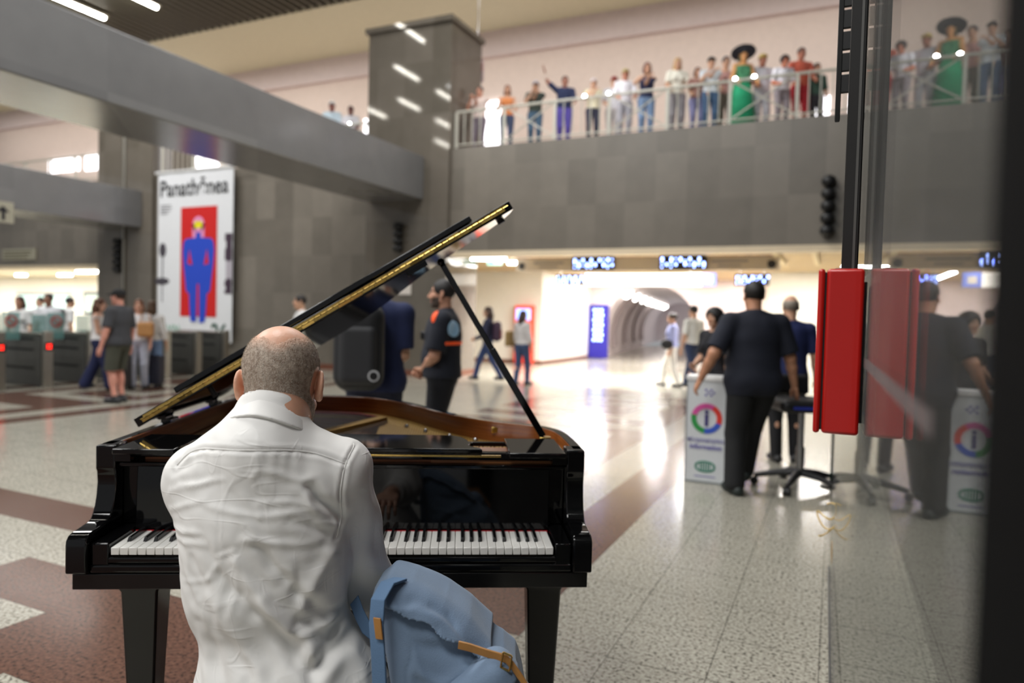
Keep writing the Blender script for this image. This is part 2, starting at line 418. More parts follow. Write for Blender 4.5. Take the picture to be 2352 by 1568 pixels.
for k in range(4):
    rb = MB(); v0 = 2.2+k*3.6; pts = [(-(TW-0.03)*math.cos(t), TS+(TH-0.03)*math.sin(t)) for t in np.linspace(-0.25, 0.95, 12)]
    vs = []; fs = []
    for (u, z) in pts:
        for (du, dv) in ((0, 0), (0.1, 0), (0.1, 1.1), (0, 1.1)): vs.append(tun(u+du, v0+dv, max(z, 0.06)))
    for j in range(len(pts)-1):
        for q in range(4): fs.append((j*4+q, j*4+(q+1) % 4, j*4+4+(q+1) % 4, j*4+4+q))
    fs += [(0, 1, 2, 3), tuple(len(vs)-4+q for q in range(4))]
    rb.add(vs, fs); tag(rb.build('trim_%d' % (k+1), M_RIB), kind='structure')
# ticket hall under the left gallery
struct('ceiling_ticket_hall', M_CREAM, ((-46, YB+0.35, 2.7), (-20.0, 20.0, 2.8)))
struct('wall_ticket_hall', M_WHITE, ((-46, 19.5, 0), (-20.0, 19.7, 2.7)))
struct('wall_ticket_hall_right', M_WHITE, ((-20.05, YB+1.35, 0), (-19.85, 19.6, 2.7)))
struct('trim_ticket_hall', M_CREAM, ((-46, YB-0.02, 2.58), (-20.06, YB+0.4, 2.69)))
# dark lift enclosure behind the glass on the right
struct('wall_right', mat('lift_panel', (26, 25, 25), 0.6), ((0.42, -0.3, 0), (0.5, 13.8, 10.4)))
# ================================================================ LAMPS (fittings that give off light)
M_TUBE = mat('lit_tube', (255, 250, 238), 0.4, emit=40, var=0)
M_TUBEC = mat('lit_corridor_tube', (255, 252, 246), 0.4, emit=14, var=0)
M_FIT = mat('lamp_housing', (170, 165, 150), 0.5)
def tube_lamp(x, y, z, L, label, group, axis='y', m=None, hang=0.0):
    t = thing('ceiling_lamp', label, 'lamp', (x, y, z), 0 if axis == 'y' else math.pi/2, group)
    h = MB().box((-0.11, -L/2-0.06, 0.03), (0.11, L/2+0.06, 0.09)); h.build('housing', M_FIT, t, bevel=0.01)
    MB().tube([(0, -L/2, 0), (0, L/2, 0)], 0.055, 10).build('tube', m or M_TUBE, t, smooth='auto')
    return t
P1 = at_z(240, 46, 10.3); P2 = at_z(360, 22, 10.3)
tube_lamp(P1[0], P1[1]-1.1, 10.36, 2.2, 'lit ceiling tube nearer the corner, above the big concrete beam', None)
tube_lamp(P2[0], P2[1]-1.1, 10.36, 2.2, 'lit ceiling tube further right, cut by the top of the view', None)
for x, y in ((-12.57, 8.61), (-14.74, 5.52), (-16.79, 2.24), (-18.86, 1.79), (-14.73, 2.60), (-16.87, -.90), (-18.83, -4.07), (-8.5, 3.0), (-4.0, 6.5)):
    tube_lamp(x, y, 10.36, 1.5, 'lit ceiling tube seen only as a gleam on the polished pillar', 'hall ceiling tubes mirrored in stone')
# tunnel panels
for k in range(8):
    t = 0.98; u, z = -(TW-0.08)*math.cos(t), TS+(TH-0.08)*math.sin(t); v = 1.0+k*2.9
    o = MB()
    o.T = Matrix.Translation(tun(u, v, z)) @ Matrix.Rotation(TUN_A, 4, 'Z') @ Matrix.Rotation(-(math.pi/2-t)*1.0, 4, 'Y')
    o.box((-0.15, -0.3, -0.04), (0.15, 0.3, 0.04))
    tag(o.build('tunnel_lamp', M_TUBEC), 'white glowing panel on the upper left curve of the vaulted passage', 'lamp', 'row of lit panels in the vaulted passage')
# ================================================================ GRAND PIANO  (u right, v towards the tail, z up)
M_LACQ = mat('black_piano_lacquer', (8, 8, 9), 0.05, spec=0.42, coat=0.0, var=0)
M_LACQ2 = mat('worn_black_lacquer', (17, 16, 16), 0.2, var=0.25, vscale=9)
M_BRASS = mat('brass', (200, 168, 96), 0.24, metal=1.0, var=0.12, vscale=40)
M_GOLD = mat('gold_iron_plate', (186, 150, 74), 0.38, metal=0.75, var=0.06)
M_IVORY = mat('white_key_plastic', (238, 237, 232), 0.22, var=0.01)
M_EBONY = mat('black_key_plastic', (14, 14, 15), 0.22, var=0)
M_FELT = mat('red_felt', (176, 20, 34), 0.95, bump=0.3)
M_STEEL = mat('steel', (190, 190, 192), 0.25, metal=1.0, var=0.05)
M_SPRUCE = mat('soundboard_spruce', (150, 96, 52), 0.4, var=0.12)
def wood_mat(name, a, b_, rough):
    m = bpy.data.materials.new(name); m.use_nodes = True; nt = m.node_tree; b = nt.nodes['Principled BSDF']; L = nt.links.new
    tc = nt.nodes.new('ShaderNodeTexCoord'); mp = nt.nodes.new('ShaderNodeMapping'); mp.inputs['Scale'].default_value = (2, 2, 60); L(tc.outputs['Object'], mp.inputs[0])
    n = nt.nodes.new('ShaderNodeTexNoise'); n.inputs['Scale'].default_value = 2.0; n.inputs['Detail'].default_value = 5; L(mp.outputs[0], n.inputs['Vector'])
    r = nt.nodes.new('ShaderNodeValToRGB'); r.color_ramp.elements[0].position = 0.3; r.color_ramp.elements[1].position = 0.7
    r.color_ramp.elements[0].color = (*lin(a), 1); r.color_ramp.elements[1].color = (*lin(b_), 1); L(n.outputs['Fac'], r.inputs['Fac'])
    L(r.outputs['Color'], b.inputs['Base Color']); b.inputs['Roughness'].default_value = rough
    return m
M_VENEER = wood_mat('mahogany_veneer', (136, 72, 30), (176, 102, 48), 0.3)
PO = (-1.246, 1.564, 0); PANG = math.radians(29.26)
PU = np.array([math.cos(PANG), math.sin(PANG), 0]); PV = np.array([-math.sin(PANG), math.cos(PANG), 0])
def p_world(u, v, z): return np.array(PO)+PU*u+PV*v+np.array([0, 0, z])
piano = thing('grand_piano', 'black lacquered baby grand piano with raised lid, played by the man in the white shirt', 'piano', PO, PANG)
def catmull(pts, n=6):
    out = []
    for i in range(len(pts)-1):
        p0 = Vector(pts[max(i-1, 0)]); p1 = Vector(pts[i]); p2 = Vector(pts[i+1]); p3 = Vector(pts[min(i+2, len(pts)-1)])
        for k in range(n):
            t = k/n; out.append(0.5*((2*p1)+(p2-p0)*t+(2*p0-5*p1+4*p2-p3)*t*t+(3*p1-p0-3*p2+p3)*t**3))
    out.append(Vector(pts[-1])); return [tuple(q) for q in out]
RIM = [(-.718, .16), (-.718, .40), (-.718, .80), (-.718, 1.12), (-.708, 1.30), (-.66, 1.42), (-.56, 1.485), (-.42, 1.508), (-.25, 1.508), (-.1, 1.475), (.02, 1.385),
       (.15, 1.215), (.254, 1.035), (.346, .89), (.42, .802), (.50, .732), (.58, .682), (.652, .622), (.70, .53), (.716, .42), (.72, .30), (.72, .16)]
RIMC = catmull(RIM, 6)
def inset(path, d):
    out = []
    for i, p in enumerate(path):
        a = Vector(path[max(i-1, 0)]); b = Vector(path[min(i+1, len(path)-1)]); t = (b-a).normalized(); n = Vector((t.y, -t.x))
        out.append((p[0]+n.x*d, p[1]+n.y*d))
    return out
def band(mb, po, pi, z0, z1, mi_out, mi_in, mi_top):
    n = len(po); vs = [(x, y, z) for z in (z0, z1) for path in (po, pi) for x, y in path]
    o0, i0, o1, i1 = 0, n, 2*n, 3*n; fs = []; ms = []
    for j in range(n-1):
        fs += [(o0+j, o0+j+1, o1+j+1, o1+j), (i0+j+1, i0+j, i1+j, i1+j+1), (o1+j, o1+j+1, i1+j+1, i1+j), (o0+j+1, o0+j, i0+j, i0+j+1)]; ms += [mi_out, mi_in, mi_top, mi_out]
    fs += [(o0, o1, i1, i0), (o0+n-1, i0+n-1, i1+n-1, o1+n-1)]; ms += [mi_out, mi_out]
    k = len(mb.m); mb.add(vs, fs); mb.m[k:] = ms
cs = MB(); band(cs, RIMC, inset(RIMC, .034), .69, .99, 0, 1, 0)
cs.mi = 0; cs.prism(inset(RIMC, .03), .69, .715)
case = cs.build('case', [M_LACQ, M_VENEER], piano, smooth='auto', bevel=.003)
PROF = [(-.02, .667), (-.02, .745), (-.017, .758), (-.006, .769), (.01, .773), (.04, .775), (.09, .778), (.108, .782), (.116, .790), (.122, .797), (.133, .815), (.142, .845), (.147, .88), (.144, .912), (.138, .922), (.138, .928), (.138, .99), (.22, .99), (.22, .667)]
for s in (-1, 1):
    m = MB().prism(PROF, s*.666, s*.7215, 'x'); m.build('arm', M_LACQ, piano, bevel=.005, seg=3)
    m = MB().box((s*.617, .0, .662), (s*.664, .30, .746)); m.build('key_block', M_LACQ, piano, bevel=.004)
    m = MB().box((s*.60, .19, .746), (s*.666, .30, .975)); m.build('cheek_block', M_LACQ, piano, bevel=.003)
MB().box((-.713, .0, .617), (.713, .42, .662)).build('key_bed', M_LACQ2, piano, bevel=.003)
ks = MB(); ks.box((-.666, -.004, .664), (.666, .018, .688)); ks.box((-.664, .001, .688), (.664, .016, .708)); ks.build('key_slip', M_LACQ, piano, bevel=.0065, seg=4)
KW = 1.225/52; x0 = -.6125
for k in range(52):
    a = x0+k*KW+.0005
    w = MB(); w.box((a+.0002, .001, .7135), (a+KW-.0014, .155, .734)); w.build('white_key', M_IVORY, piano, bevel=.0012, seg=1)
pat = [1, 0, 1, 1, 0, 1, 1]     # after A,B,C,D,E,F,G is there a sharp?
for k in range(51):
    if pat[k % 7] == 1 and not (k % 7 == 1):
        off = {0: .0012, 2: -.0022, 3: .0022, 5: -.0026, 6: 0}[k % 7]
        c = x0+(k+1)*KW+off
        b = MB(); b.add([(c-.0055, .052, .733), (c+.0055, .052, .733), (c+.0055, .155, .733), (c-.0055, .155, .733), (c-.0042, .060, .7455), (c+.0042, .060, .7455), (c+.0045, .155, .747), (c-.0045, .155, .747)],
              [(0, 3, 2, 1), (4, 5, 6, 7), (0, 1, 5, 4), (1, 2, 6, 5), (2, 3, 7, 6), (3, 0, 4, 7)])
        b.build('black_key', M_EBONY, piano, bevel=.0012)
tag(MB().box((-.614, .1555, .728), (.614, .158, .7358)).build('felt_strip', M_FELT, piano), 'thin red felt strip behind the keys')
fb = MB(); fb.prism([(.158, .738), (.164, .738), (.196, .938), (.172, .938)], -.618, .618, 'x'); fb.mi = 0
fb.build('fallboard', M_LACQ, piano, bevel=.003)
MB().box((-.662, .148, .926), (.662, .19, .94)).build('lock_rail', M_LACQ, piano, bevel=.004)
MB().box((-.664, .165, .951), (.664, .20, .974)).build('front_rail', M_LACQ, piano, bevel=.004)
MB().box((.25, .17, .941), (.655, .18, .950)).build('action_rail', M_SPRUCE, piano)
for s in (-1, 1):
    MB().box((s*.485, .095, .972), (s*.656, .352, .988)).build('desk_slide', M_LACQ, piano, bevel=.003)
    MB().box((s*.62, .13, .945), (s*.665, .36, .971)).build('slide_support', M_LACQ, piano)
MB().box((-.66, .19, .925), (.66, .40, .948)).build('action_cover', M_VENEER, piano)
MB().box((-.66, .338, .962), (.66, .356, .976)).build('desk_rail', M_LACQ, piano, bevel=.002)
MB().box((-.40, .086, .976), (.46, .098, .9815)).build('brass_rail', M_BRASS, piano, bevel=.001)
e = [(.405, .098), (.40, .125), (.372, .15), (.366, .18), (.372, .205), (.382, .215), (.366, .232), (.362, .26), (.345, .31), (.318, .338), (.28, .345)]
MB().prism([(x, y) for x, y in e]+[(-x, y) for x, y in reversed(e)], .983, .998).build('music_desk', M_LACQ, piano, bevel=.004, seg=3)
# inside: soundboard, iron plate, strings, felt
ins = inset(RIMC, .036)
soun = [p for p in ins if p[1] > .36]
MB().prism(soun, .845, .855).build('soundboard', M_SPRUCE, piano)
pl = MB(); pin = [p for p in RIMC if p[1] > .40]
band(pl, inset(pin, .038), inset(pin, .135), .895, .915, 0, 0, 0)
pl.box((-.676, .37, .895), (.676, .60, .918))
for u0, u1, vt in ((-.54, -.47, 1.42), (-.235, .0, 1.12)):
    pl.add([(u0-.03, .55, .917), (u0+.03, .55, .917), (u1+.03, vt, .917), (u1-.03, vt, .917), (u0-.022, .55, .952), (u0+.022, .55, .952), (u1+.022, vt, .945), (u1-.022, vt, .945)],
           [(0, 3, 2, 1), (4, 5, 6, 7), (0, 1, 5, 4), (1, 2, 6, 5), (2, 3, 7, 6), (3, 0, 4, 7)])
pl.prism([(.02, .60), (.60, .60), (.56, .66), (.44, .735), (.30, .87), (.16, 1.08), (.05, 1.22), (-.02, 1.28)], .902, .914)
pl.build('iron_plate', M_GOLD, piano, bevel=.004)
st = MB(); hp = inset(pin, .115)
for k in range(120):
    t = k/119; u = -.62+1.2*t
    # a string runs from the tuning pins to the hitch-pin curve
    tv_ = min((p[1] for p in hp if abs(p[0]-u) < .03), default=.6)
    tv_ = max([p[1] for p in hp if abs(p[0]-u) < .03] or [.62])
    if tv_ > .62: st.tube([(u, .44, .932), (u, tv_-.02, .930)], .0009, 3, False)
tag(st.build('strings', M_STEEL, piano), kind='stuff')
pn = MB()
for k in range(90):
    u = -.62+.0135*k; pn.tube([(u, .42+.012*(k % 3), .915), (u, .42+.012*(k % 3), .945)], .0032, 5)
tag(pn.build('tuning_pins', M_STEEL, piano), kind='stuff')
ft = MB(); fpath = [p for p in inset(pin, .13) if p[1] > 1.0 and p[0] < .02 and p[0] > -.6]
band(ft, fpath, inset(fpath, .018), .916, .928, 0, 0, 0); tag(ft.build('string_felt', M_FELT, piano), 'red felt strip under the strings')
for u, v in ((.115, 1.02), (.20, .90), (.30, .78), (.40, .70), (-.02, 1.22)):
    MB().ball((u, v, .918), (.010, .010, .012), 8).build('plate_bolt', M_STEEL, piano, smooth=True)
MB().box((.462, .700, .948), (.486, .716, .970)).build('lid_catch', M_BRASS, piano, bevel=.002)
# lid, hinged along the left rim
LA = math.radians(32)
lid = bpy.data.objects.new('lid', None); COL.objects.link(lid); lid.parent = piano; lid.location = (-.722, 0, .992); lid.rotation_euler = (0, -LA, 0)
lo = [(x+.722, y) for x, y in inset(RIMC, -.012) if y > .41]
lo = [(.004, .41)]+[(max(.004, x), y) for x, y in lo if x > -.1]+[(1.445, .41)]
sl_ = MB().prism(lo, 0.005, .036); bpy.data.objects.remove(lid)
lid = sl_.build('lid', M_LACQ, piano, bevel=.003); lid.location = (-.722, 0, .992); lid.rotation_euler = (0, -LA, 0)
fl_ = MB().box((.165, .413, .040), (1.305, .74, .060)).build('front_flap', M_LACQ, lid, bevel=.003)
hg = MB(); n_h = 60; rh_ = random.Random(3)
for k in range(30):
    a = .03+k*.0463; j = rh_.uniform(-.0012, .0012)
    hg.T = Matrix.Translation((a+.0226, .406, .0162)) @ Matrix.Rotation(rh_.uniform(-.22, .22), 4, 'X'); hg.box((-.0226, -.003, -.0047), (.0226, .003, .0047))
    hg.T = Matrix.Translation((a+.032, .406, .0278)) @ Matrix.Rotation(rh_.uniform(-.22, .22), 4, 'X'); hg.box((-.0226, -.003, -.004), (.0226, .003, .004))
hg.T = Matrix.Identity(4)
for k in range(n_h):
    a = .02+k*1.41/n_h
    hg.tube([(a+.008, .4015, .0226), (a+.008+1.39/n_h*(.84), .4015, .0226)], .0019 if k % 2 else .0023, 6)
    if k % 3 == 1: hg.tube([(a+.01, .402, .016), (a+.01, .4005, .016)], .0028, 6)
hg.build('piano_hinge', M_BRASS, lid, smooth='auto')
MB().tube([(1.395, .47, .004), (1.395, .47, -.012)], .014, 12).build('rubber_bumper', M_DARK, lid)
MB().tube([(.25, .47, .004), (.25, .47, -.03)], .009, 10).build('rubber_bumper', M_DARK, lid)
MB().box((1.02, .50, -.006), (1.10, .56, .007)).build('prop_socket', M_LACQ, lid, bevel=.002)
for v in (.62, 1.1):
    h = MB(); h.box((-.735, v, .972), (-.70, v+.07, .998)); h.tube([(-.724, v, .998), (-.724, v+.07, .998)], .007, 8); h.build('lid_hinge', M_LACQ2, piano, bevel=.001)
pa, pb = Vector((.625, .415, .985)), Vector((.255, .525, 1.588)); d = (pb-pa)
pm = pa+d*.46
pr_ = MB(); sd = d.cross(Vector((0, 1, 0))).normalized(); ft_ = d.cross(sd).normalized()
def bar(mb, a, b, w, t):
    vs = [p+sd*sx*w+ft_*sy*t for p in (a, b) for sx, sy in ((-1, -1), (1, -1), (1, 1), (-1, 1))]
    mb.add([tuple(q) for q in vs], [(0, 3, 2, 1), (4, 5, 6, 7), (0, 1, 5, 4), (1, 2, 6, 5), (2, 3, 7, 6), (3, 0, 4, 7)])
bar(pr_, pa, pm+d*.03, .0118, .009); bar(pr_, pm, pb, .0102, .008); pr_.ball(tuple(pb-d*.01), .016, 8)
pr_.build('lid_prop', M_LACQ, piano, bevel=.002)
MB().box((.612, .398, .955), (.652, .432, .985)).build('prop_bracket', M_BRASS, piano, bevel=.003)
# legs
def leg(u, v, name='leg'):
    g = MB(); a, b = .056, .034
    zs = [(.617, a), (.585, a), (.575, a*.92), (.14, b), (.12, b*1.15), (.10, b*1.15)]
    vs = []; fs = []
    for z, w in zs: vs += [(u-w, v-w, z), (u+w, v-w, z), (u+w, v+w, z), (u-w, v+w, z)]
    for i in range(len(zs)-1):
        for q in range(4): fs.append((i*4+q, i*4+(q+1) % 4, i*4+4+(q+1) % 4, i*4+4+q))
    fs += [(3, 2, 1, 0), tuple(len(vs)-4+q for q in range(4))]
    g.add(vs, fs); lg = g.build(name, M_LACQ2, piano, bevel=.006)
    c = MB(); c.box((u-.012, v-.02, .05), (u+.012, v+.02, .10)); c.build('caster_fork', M_BRASS, lg)
    c = MB(); c.tube([(u-.014, v, .03), (u+.014, v, .03)], .03, 14); c.build('caster_wheel', M_BRASS, lg)
leg(-.575, .14); leg(.60, .14)
lg3 = leg(-.30, 1.22)
MB().box((-.36, 1.16, .617), (-.24, 1.28, .69)).build('leg_block', M_LACQ2, piano)
ly = MB()
for s in (-1, 1): ly.prism([(s*.045+.045-.013, .24), (s*.045+.045+.013, .24), (s*.03+.045+.013, .617), (s*.03+.045-.013, .617)], .33, .36, 'y')
ly.box((-.06, .30, .15), (.15, .40, .24)); ly.build('pedal_lyre', M_LACQ2, piano, bevel=.004)
for k in range(3): MB().prism([(.22, .13), (.36, .165), (.36, .175), (.22, .14)], .0+.03*k, .02+.03*k, 'x').build('pedal', M_BRASS, piano, bevel=.002)
MB().tube([(-.01, .34, .24), (-.01, .34, .617)], .004, 8).build('pedal_rod', M_STEEL, piano)
MB().tube([(.10, .38, .20), (.10, .62, .60)], .005, 8).build('lyre_brace', M_STEEL, piano)
# ================================================================ PEOPLE: shared templates and builder
def skin(rgb): return mat('skin_%d_%d_%d' % rgb, rgb, 0.5, sss=0.08, var=0.07, vscale=14)
def cloth(rgb, rough=0.85): return mat('cloth_%d_%d_%d' % rgb, rgb, rough, var=0.08, vscale=9, bump=0.25, bscale=14)
def hairm(rgb): return mat('hair_%d_%d_%d' % rgb, rgb, 0.55, var=0.25, vscale=60, bump=0.5, bscale=160)
M_EYEW = mat('eye_white', (226, 220, 214), 0.2, var=0); M_IRIS = mat('eye_iris', (44, 28, 20), 0.15, var=0); M_LIP = mat('lips', (164, 92, 84), 0.45, var=0.04)
# head: origin between the ears, faces +y, about 0.24 tall
def head_sdf(P, ears=True, nose=1.0):
    d = ell(P, (0, -.012, .032), (.0745, .094, .088))
    d = smin(d, ell(P, (0, .028, -.035), (.058, .066, .082)), .03)
    d = smin(d, ell(P, (0, .066, -.098), (.026, .024, .020)), .025)
    for s in (-1, 1):
        d = smin(d, rcone(P, (s*.05, .0, -.055), (s*.02, .07, -.098), .016, .014), .02)
        d = smin(d, ell(P, (s*.045, .066, -.022), (.02, .018, .017)), .02)
        d = smin(d, rcone(P, (s*.012, .091, .026), (s*.045, .074, .026), .007, .006), .012)
        d = smax(d, -ell(P, (s*.031, .098, .006), (.020, .016, .011)), .012)
        d = smin(d, ell(P, (s*.031, .079, .005), (.0135, .0125, .0125)), .002)
        if ears:
            R = rot_xyz(0, 0, s*.35)
            e = ell(P, (s*.0795, -.012, .0), (.0075, .019, .030), R); e = smin(e, ell(P, (s*.079, -.006, -.024), (.007, .010, .012)), .008)
            e = smax(e, -ell(P, (s*.0865, -.006, .003), (.0045, .010, .018), R), .004)
            d = smin(d, e, .006)
    n = rcone(P, (0, .092, .012), (0, .112*1.0, -.026), .0065, .0115)
    for s in (-1, 1): n = smin(n, ell(P, (s*.0125, .100, -.030), (.0085, .010, .0075)), .006)
    d = smin(d, n, .010)
    d = smin(d, ell(P, (0, .090, -.058), (.021, .009, .0055)), .006)
    d = smin(d, ell(P, (0, .088, -.067), (.018, .010, .0065)), .006)
    d = smax(d, -rcone(P, (-.02, .1, -.0625), (.02, .1, -.0625), .0022, .0022), .003)
    d = smin(d, rcone(P, (0, -.02, -.05), (0, -.035, -.16), .056, .058), .03)
    return d
def head_mi(V):
    mi = np.zeros(len(V), int)
    for s in (-1, 1):
        e = np.linalg.norm((V-np.array((s*.031, .0795, .005)))*np.array((1, 1, 1.35)), axis=1)
        mi[(e < .0125) & (V[:, 1] > .087)] = 1
        i = np.linalg.norm((V-np.array((s*.031, .091, .005)))[:, [0, 2]], axis=1); mi[(i < .0062) & (mi == 1)] = 2
    l = (np.abs(V[:, 2]+.0625) < .0125-np.abs(V[:, 0])*.3) & (np.abs(V[:, 0]) < .026) & (V[:, 1] > .087); mi[l] = 3
    b = (np.abs(V[:, 2]-.028-.004*np.cos(V[:, 0]*60)) < .0055) & (np.abs(V[:, 0]) > .012) & (np.abs(V[:, 0]) < .05) & (V[:, 1] > .06); mi[b] = 4
    return mi
_tpl = {}
def head_tpl(h):
    if h not in _tpl:
        V, Fq = nets(head_sdf, (-.11, -.13, -.175), (.11, .14, .14), h); _tpl[h] = (V, Fq, head_mi(V[Fq].mean(1)))
    return _tpl[h]
# hand: right hand, wrist at origin, fingers down -z, palm faces -x (towards the thigh), thumb forward +y
def hand_fn(curl, spread=1.0):
    def fn(P):
        d = rbox(P, (0, .0, -.050), (.014, .040, .045), .013)
        d = smin(d, rcone(P, (0, 0, .03), (0, 0, -.02), .024, .022), .02)
        d = smin(d, ell(P, (-.008, .022, -.035), (.016, .018, .028)), .012)
        for k, (y, L, r) in enumerate(((.030, .074, .0088), (.010, .083, .0090), (-.011, .077, .0086), (-.031, .060, .0076))):
            p = np.array((0, y, -.088)); a = curl[k]*.5; yaw = y*1.5*spread
            for seg, f in enumerate((.45, .32, .23)):
                q = p+L*f*np.array((-math.sin(a)*math.cos(yaw), math.sin(yaw), -math.cos(a)*math.cos(yaw)))
                d = smin(d, rcone(P, p, q, r*(1-.09*seg), r*(1-.09*(seg+1))), .004); p = q; a += curl[k]*(.9 if seg == 0 else .7)
        p0, p1, p2, p3 = np.array((-.004, .030, -.022)), np.array((-.016, .052, -.052)), np.array((-.022, .056, -.084)), np.array((-.026, .052, -.108))
        d = smin(d, rcone(P, p0, p1, .015, .0115), .012); d = smin(d, rcone(P, p1, p2, .0108, .0098), .005); d = smin(d, rcone(P, p2, p3, .0096, .0082), .004)
        return d
    return fn
HANDS = {'relaxed': (.35, .45, .5, .55), 'grip': (1.25, 1.3, 1.35, 1.35), 'flat': (.08, .06, .08, .12), 'keys': (.55, .6, .6, .62)}
def hand_tpl(kind, h=.0045, spread=1.0):
    k = ('hand', kind, h, spread)
    if k not in _tpl: _tpl[k] = nets(hand_fn(HANDS[kind], spread), (-.11, -.075, -.21), (.04, .085, .035), h)
    return _tpl[k]
def nrm(v): v = np.asarray(v, float); return v/(np.linalg.norm(v)+1e-9)
def ik(a, t, l1, l2, pole):
    a, t = np.array(a, float), np.array(t, float); d = t-a; L = np.linalg.norm(d)
    if L > (l1+l2)*.995: t = a+d/L*(l1+l2)*.995; d = t-a; L = np.linalg.norm(d)
    x = (l1*l1-l2*l2+L*L)/(2*L); y = math.sqrt(max(l1*l1-x*x, 0)); n = d/L
    p = np.array(pole, float); p = nrm(p-n*(p@n)); return a+n*x+p*y, t
def person(label, loc, facing, h=1.72, b=1.0, skin_c=(206, 160, 132), hair_c=(60, 42, 32), hair='short', top=(200, 200, 200), sleeve=.75, hem=.95,
           bottom=(50, 58, 84), leglen=1.0, loose=.012, shoes=(40, 40, 42), lean=0.0, side=0.0, head=(0, 0), rhand=None, lhand=None, rh='relaxed', lh='relaxed',
           feet=None, belly=0.0, woman=False, res=.0135, group=None, dress=None, cap_c=None, top_loose=.010, waist_z=1.0, beard=None, pole_r=(.35, -1, 0), pole_l=(-.35, -1, 0), neckline=.0, headres=.0065, skirt=None, headpos=(0, .02, 1.62)):
    s = h/1.75
    root = thing('person', label, 'person', loc, facing, group)
    up = lambda p: pel+np.array(Matrix.Rotation(side, 3, 'Y') @ Matrix.Rotation(-lean, 3, 'X')) @ (np.asarray(p, float)-pel)
    pel = np.array((0, 0, .93)); wai = up((0, .0, 1.08)); che = up((0, .0, 1.27)); nb = up((0, -.015, 1.47)); hc0 = up(headpos)
    sw = (.160 if woman else .182)*(.6+.4*b)
    SH = [up((sw*k, -.012, 1.395)) for k in (1, -1)]
    if feet is None: feet = ((.10, .02, 0), (-.10, -.02, 0))
    AN = [np.array((f[0], f[1], f[2]+.085)) for f in feet]; HP = [np.array((.095*k, 0, .90)) for k in (1, -1)]
    KN = []
    for i in range(2): k, a = ik(HP[i], AN[i], .418, .408, (.05*(1, -1)[i], 1, 0)); KN.append(k); AN[i] = a
    dh = [(.27*b if b > 1 else .26, .05, .84), (-.27*b if b > 1 else -.26, .05, .84)]
    WR, EL = [], []
    for i, t in enumerate((rhand, lhand)):
        tt = np.array(t) if t is not None else up(np.array(dh[i])) if abs(lean) < .2 else np.array(dh[i])+np.array((0, .25*lean, 0))
        e, w = ik(SH[i], tt, .295, .255, (pole_r, pole_l)[i]); EL.append(e); WR.append(w)
    tb = np.array(Matrix.Rotation(side, 3, 'Y') @ Matrix.Rotation(-lean, 3, 'X'), np.float32)
    A = .9 if woman else 1.0; upz_ = tb@np.array((0, 0, 1), np.float32)
    def torso(P, o=0.0):
        d = ell(P, pel, ((.165 if not woman else .172)*b+o, .118+belly*.4+o, .125+o))
        d = smin(d, ell(P, wai+tb@np.array((0, belly*.5, 0), np.float32), (((.150 if not woman else .128)*b)+o, .105+belly+o, .16+o), tb), .06)
        d = smin(d, ell(P, che, (.165*A*(.5+.5*b)+o, .115+belly*.4+o, .20+o), tb), .05)
        if woman:
            for k in (1, -1): d = smin(d, ell(P, che+tb@np.array((k*.075, .085, -.01), np.float32), (.055+o, .05+o, .055+o), tb), .03)
        for i in (0, 1):
            d = smin(d, rcone(P, up((.05*(1, -1)[i], -.02, 1.375)), SH[i], .075+o, .047+o), .04)
            d = smin(d, rcone(P, nb-.02*upz_, SH[i], .042+o, .032+o), .03)
        return d
    def arms(P, o=0.0, frac=1.0):
        d = None
        for i in (0, 1):
            if frac <= .5:
                e = SH[i]+(EL[i]-SH[i])*frac*2; x = rcone(P, SH[i], e, .050*(.5+.5*b)+o, .045*(.5+.5*b)+o*1.3); n = nrm(EL[i]-SH[i]).astype(np.float32); x = np.maximum(x, (P-e.astype(np.float32))@n)
            else:
                x = rcone(P, SH[i], EL[i], .049*(.5+.5*b)+o, .041*(.5+.5*b)+o); g = (frac-.5)*2; e = EL[i]+(WR[i]-EL[i])*g
                y = smin(rcone(P, EL[i], EL[i]+(WR[i]-EL[i])*.35, .040*(.5+.5*b)+o, .041+o), rcone(P, EL[i]+(WR[i]-EL[i])*.35, e, .041+o, .041-.014*g+o), .02)
                n = nrm(WR[i]-EL[i]).astype(np.float32)
                if frac < .98: y = np.maximum(y, (P-e.astype(np.float32))@n)
                x = smin(x, y, .02)
            d = x if d is None else np.minimum(d, x)
        return d
    def legs(P, o=0.0, loosen=0.0):
        d = None
        for i in (0, 1):
            x = smin(rcone(P, HP[i], KN[i], .092*(.55+.45*b)+o, .056+o+loosen*.5), rcone(P, KN[i], AN[i], .054+o+loosen*.5, .036+o+loosen), .02)
            if not loosen: x = smin(x, ell(P, KN[i]*.68+AN[i]*.32-np.array((0, .018, 0)), (.047+o, .05+o, .11+o)), .03)
            d = x if d is None else np.minimum(d, x)
        return d
    HR = np.array(Matrix.Rotation(head[0], 3, 'Z') @ Matrix.Rotation(-lean*.5-head[1], 3, 'X'), np.float32)
    hc = hc0+HR@np.array((0, .0, .0), np.float32)
    def body(P):
        d = smin(torso(P), legs(P), .03); d = smin(d, arms(P), .03)
        d = smin(d, rcone(P, nb-np.array((0, 0, .03)), hc+HR@np.array((0, -.03, -.10), np.float32), .058, .052), .03)
        for i in (0, 1): d = smin(d, rcone(P, AN[i]-np.array((0, .03, .03)), AN[i]+np.array((0, .10, -.052)), .028, .022), .02)
        return d
    pts = np.array(SH+EL+WR+AN+KN+[pel, hc, che, wai]); lo = pts.min(0)-.30; hi = pts.max(0)+.30
    lo[2] = max(lo[2], -.02); bx = lambda z0, z1: ((max(lo[0], pts[:, 0].min()-.2), lo[1], z0), (hi[0], hi[1], z1))
    V, Fq = nets(body, lo, (hi[0], hi[1], hc[2]+.02), res)
    mi = np.zeros(len(Fq), int)
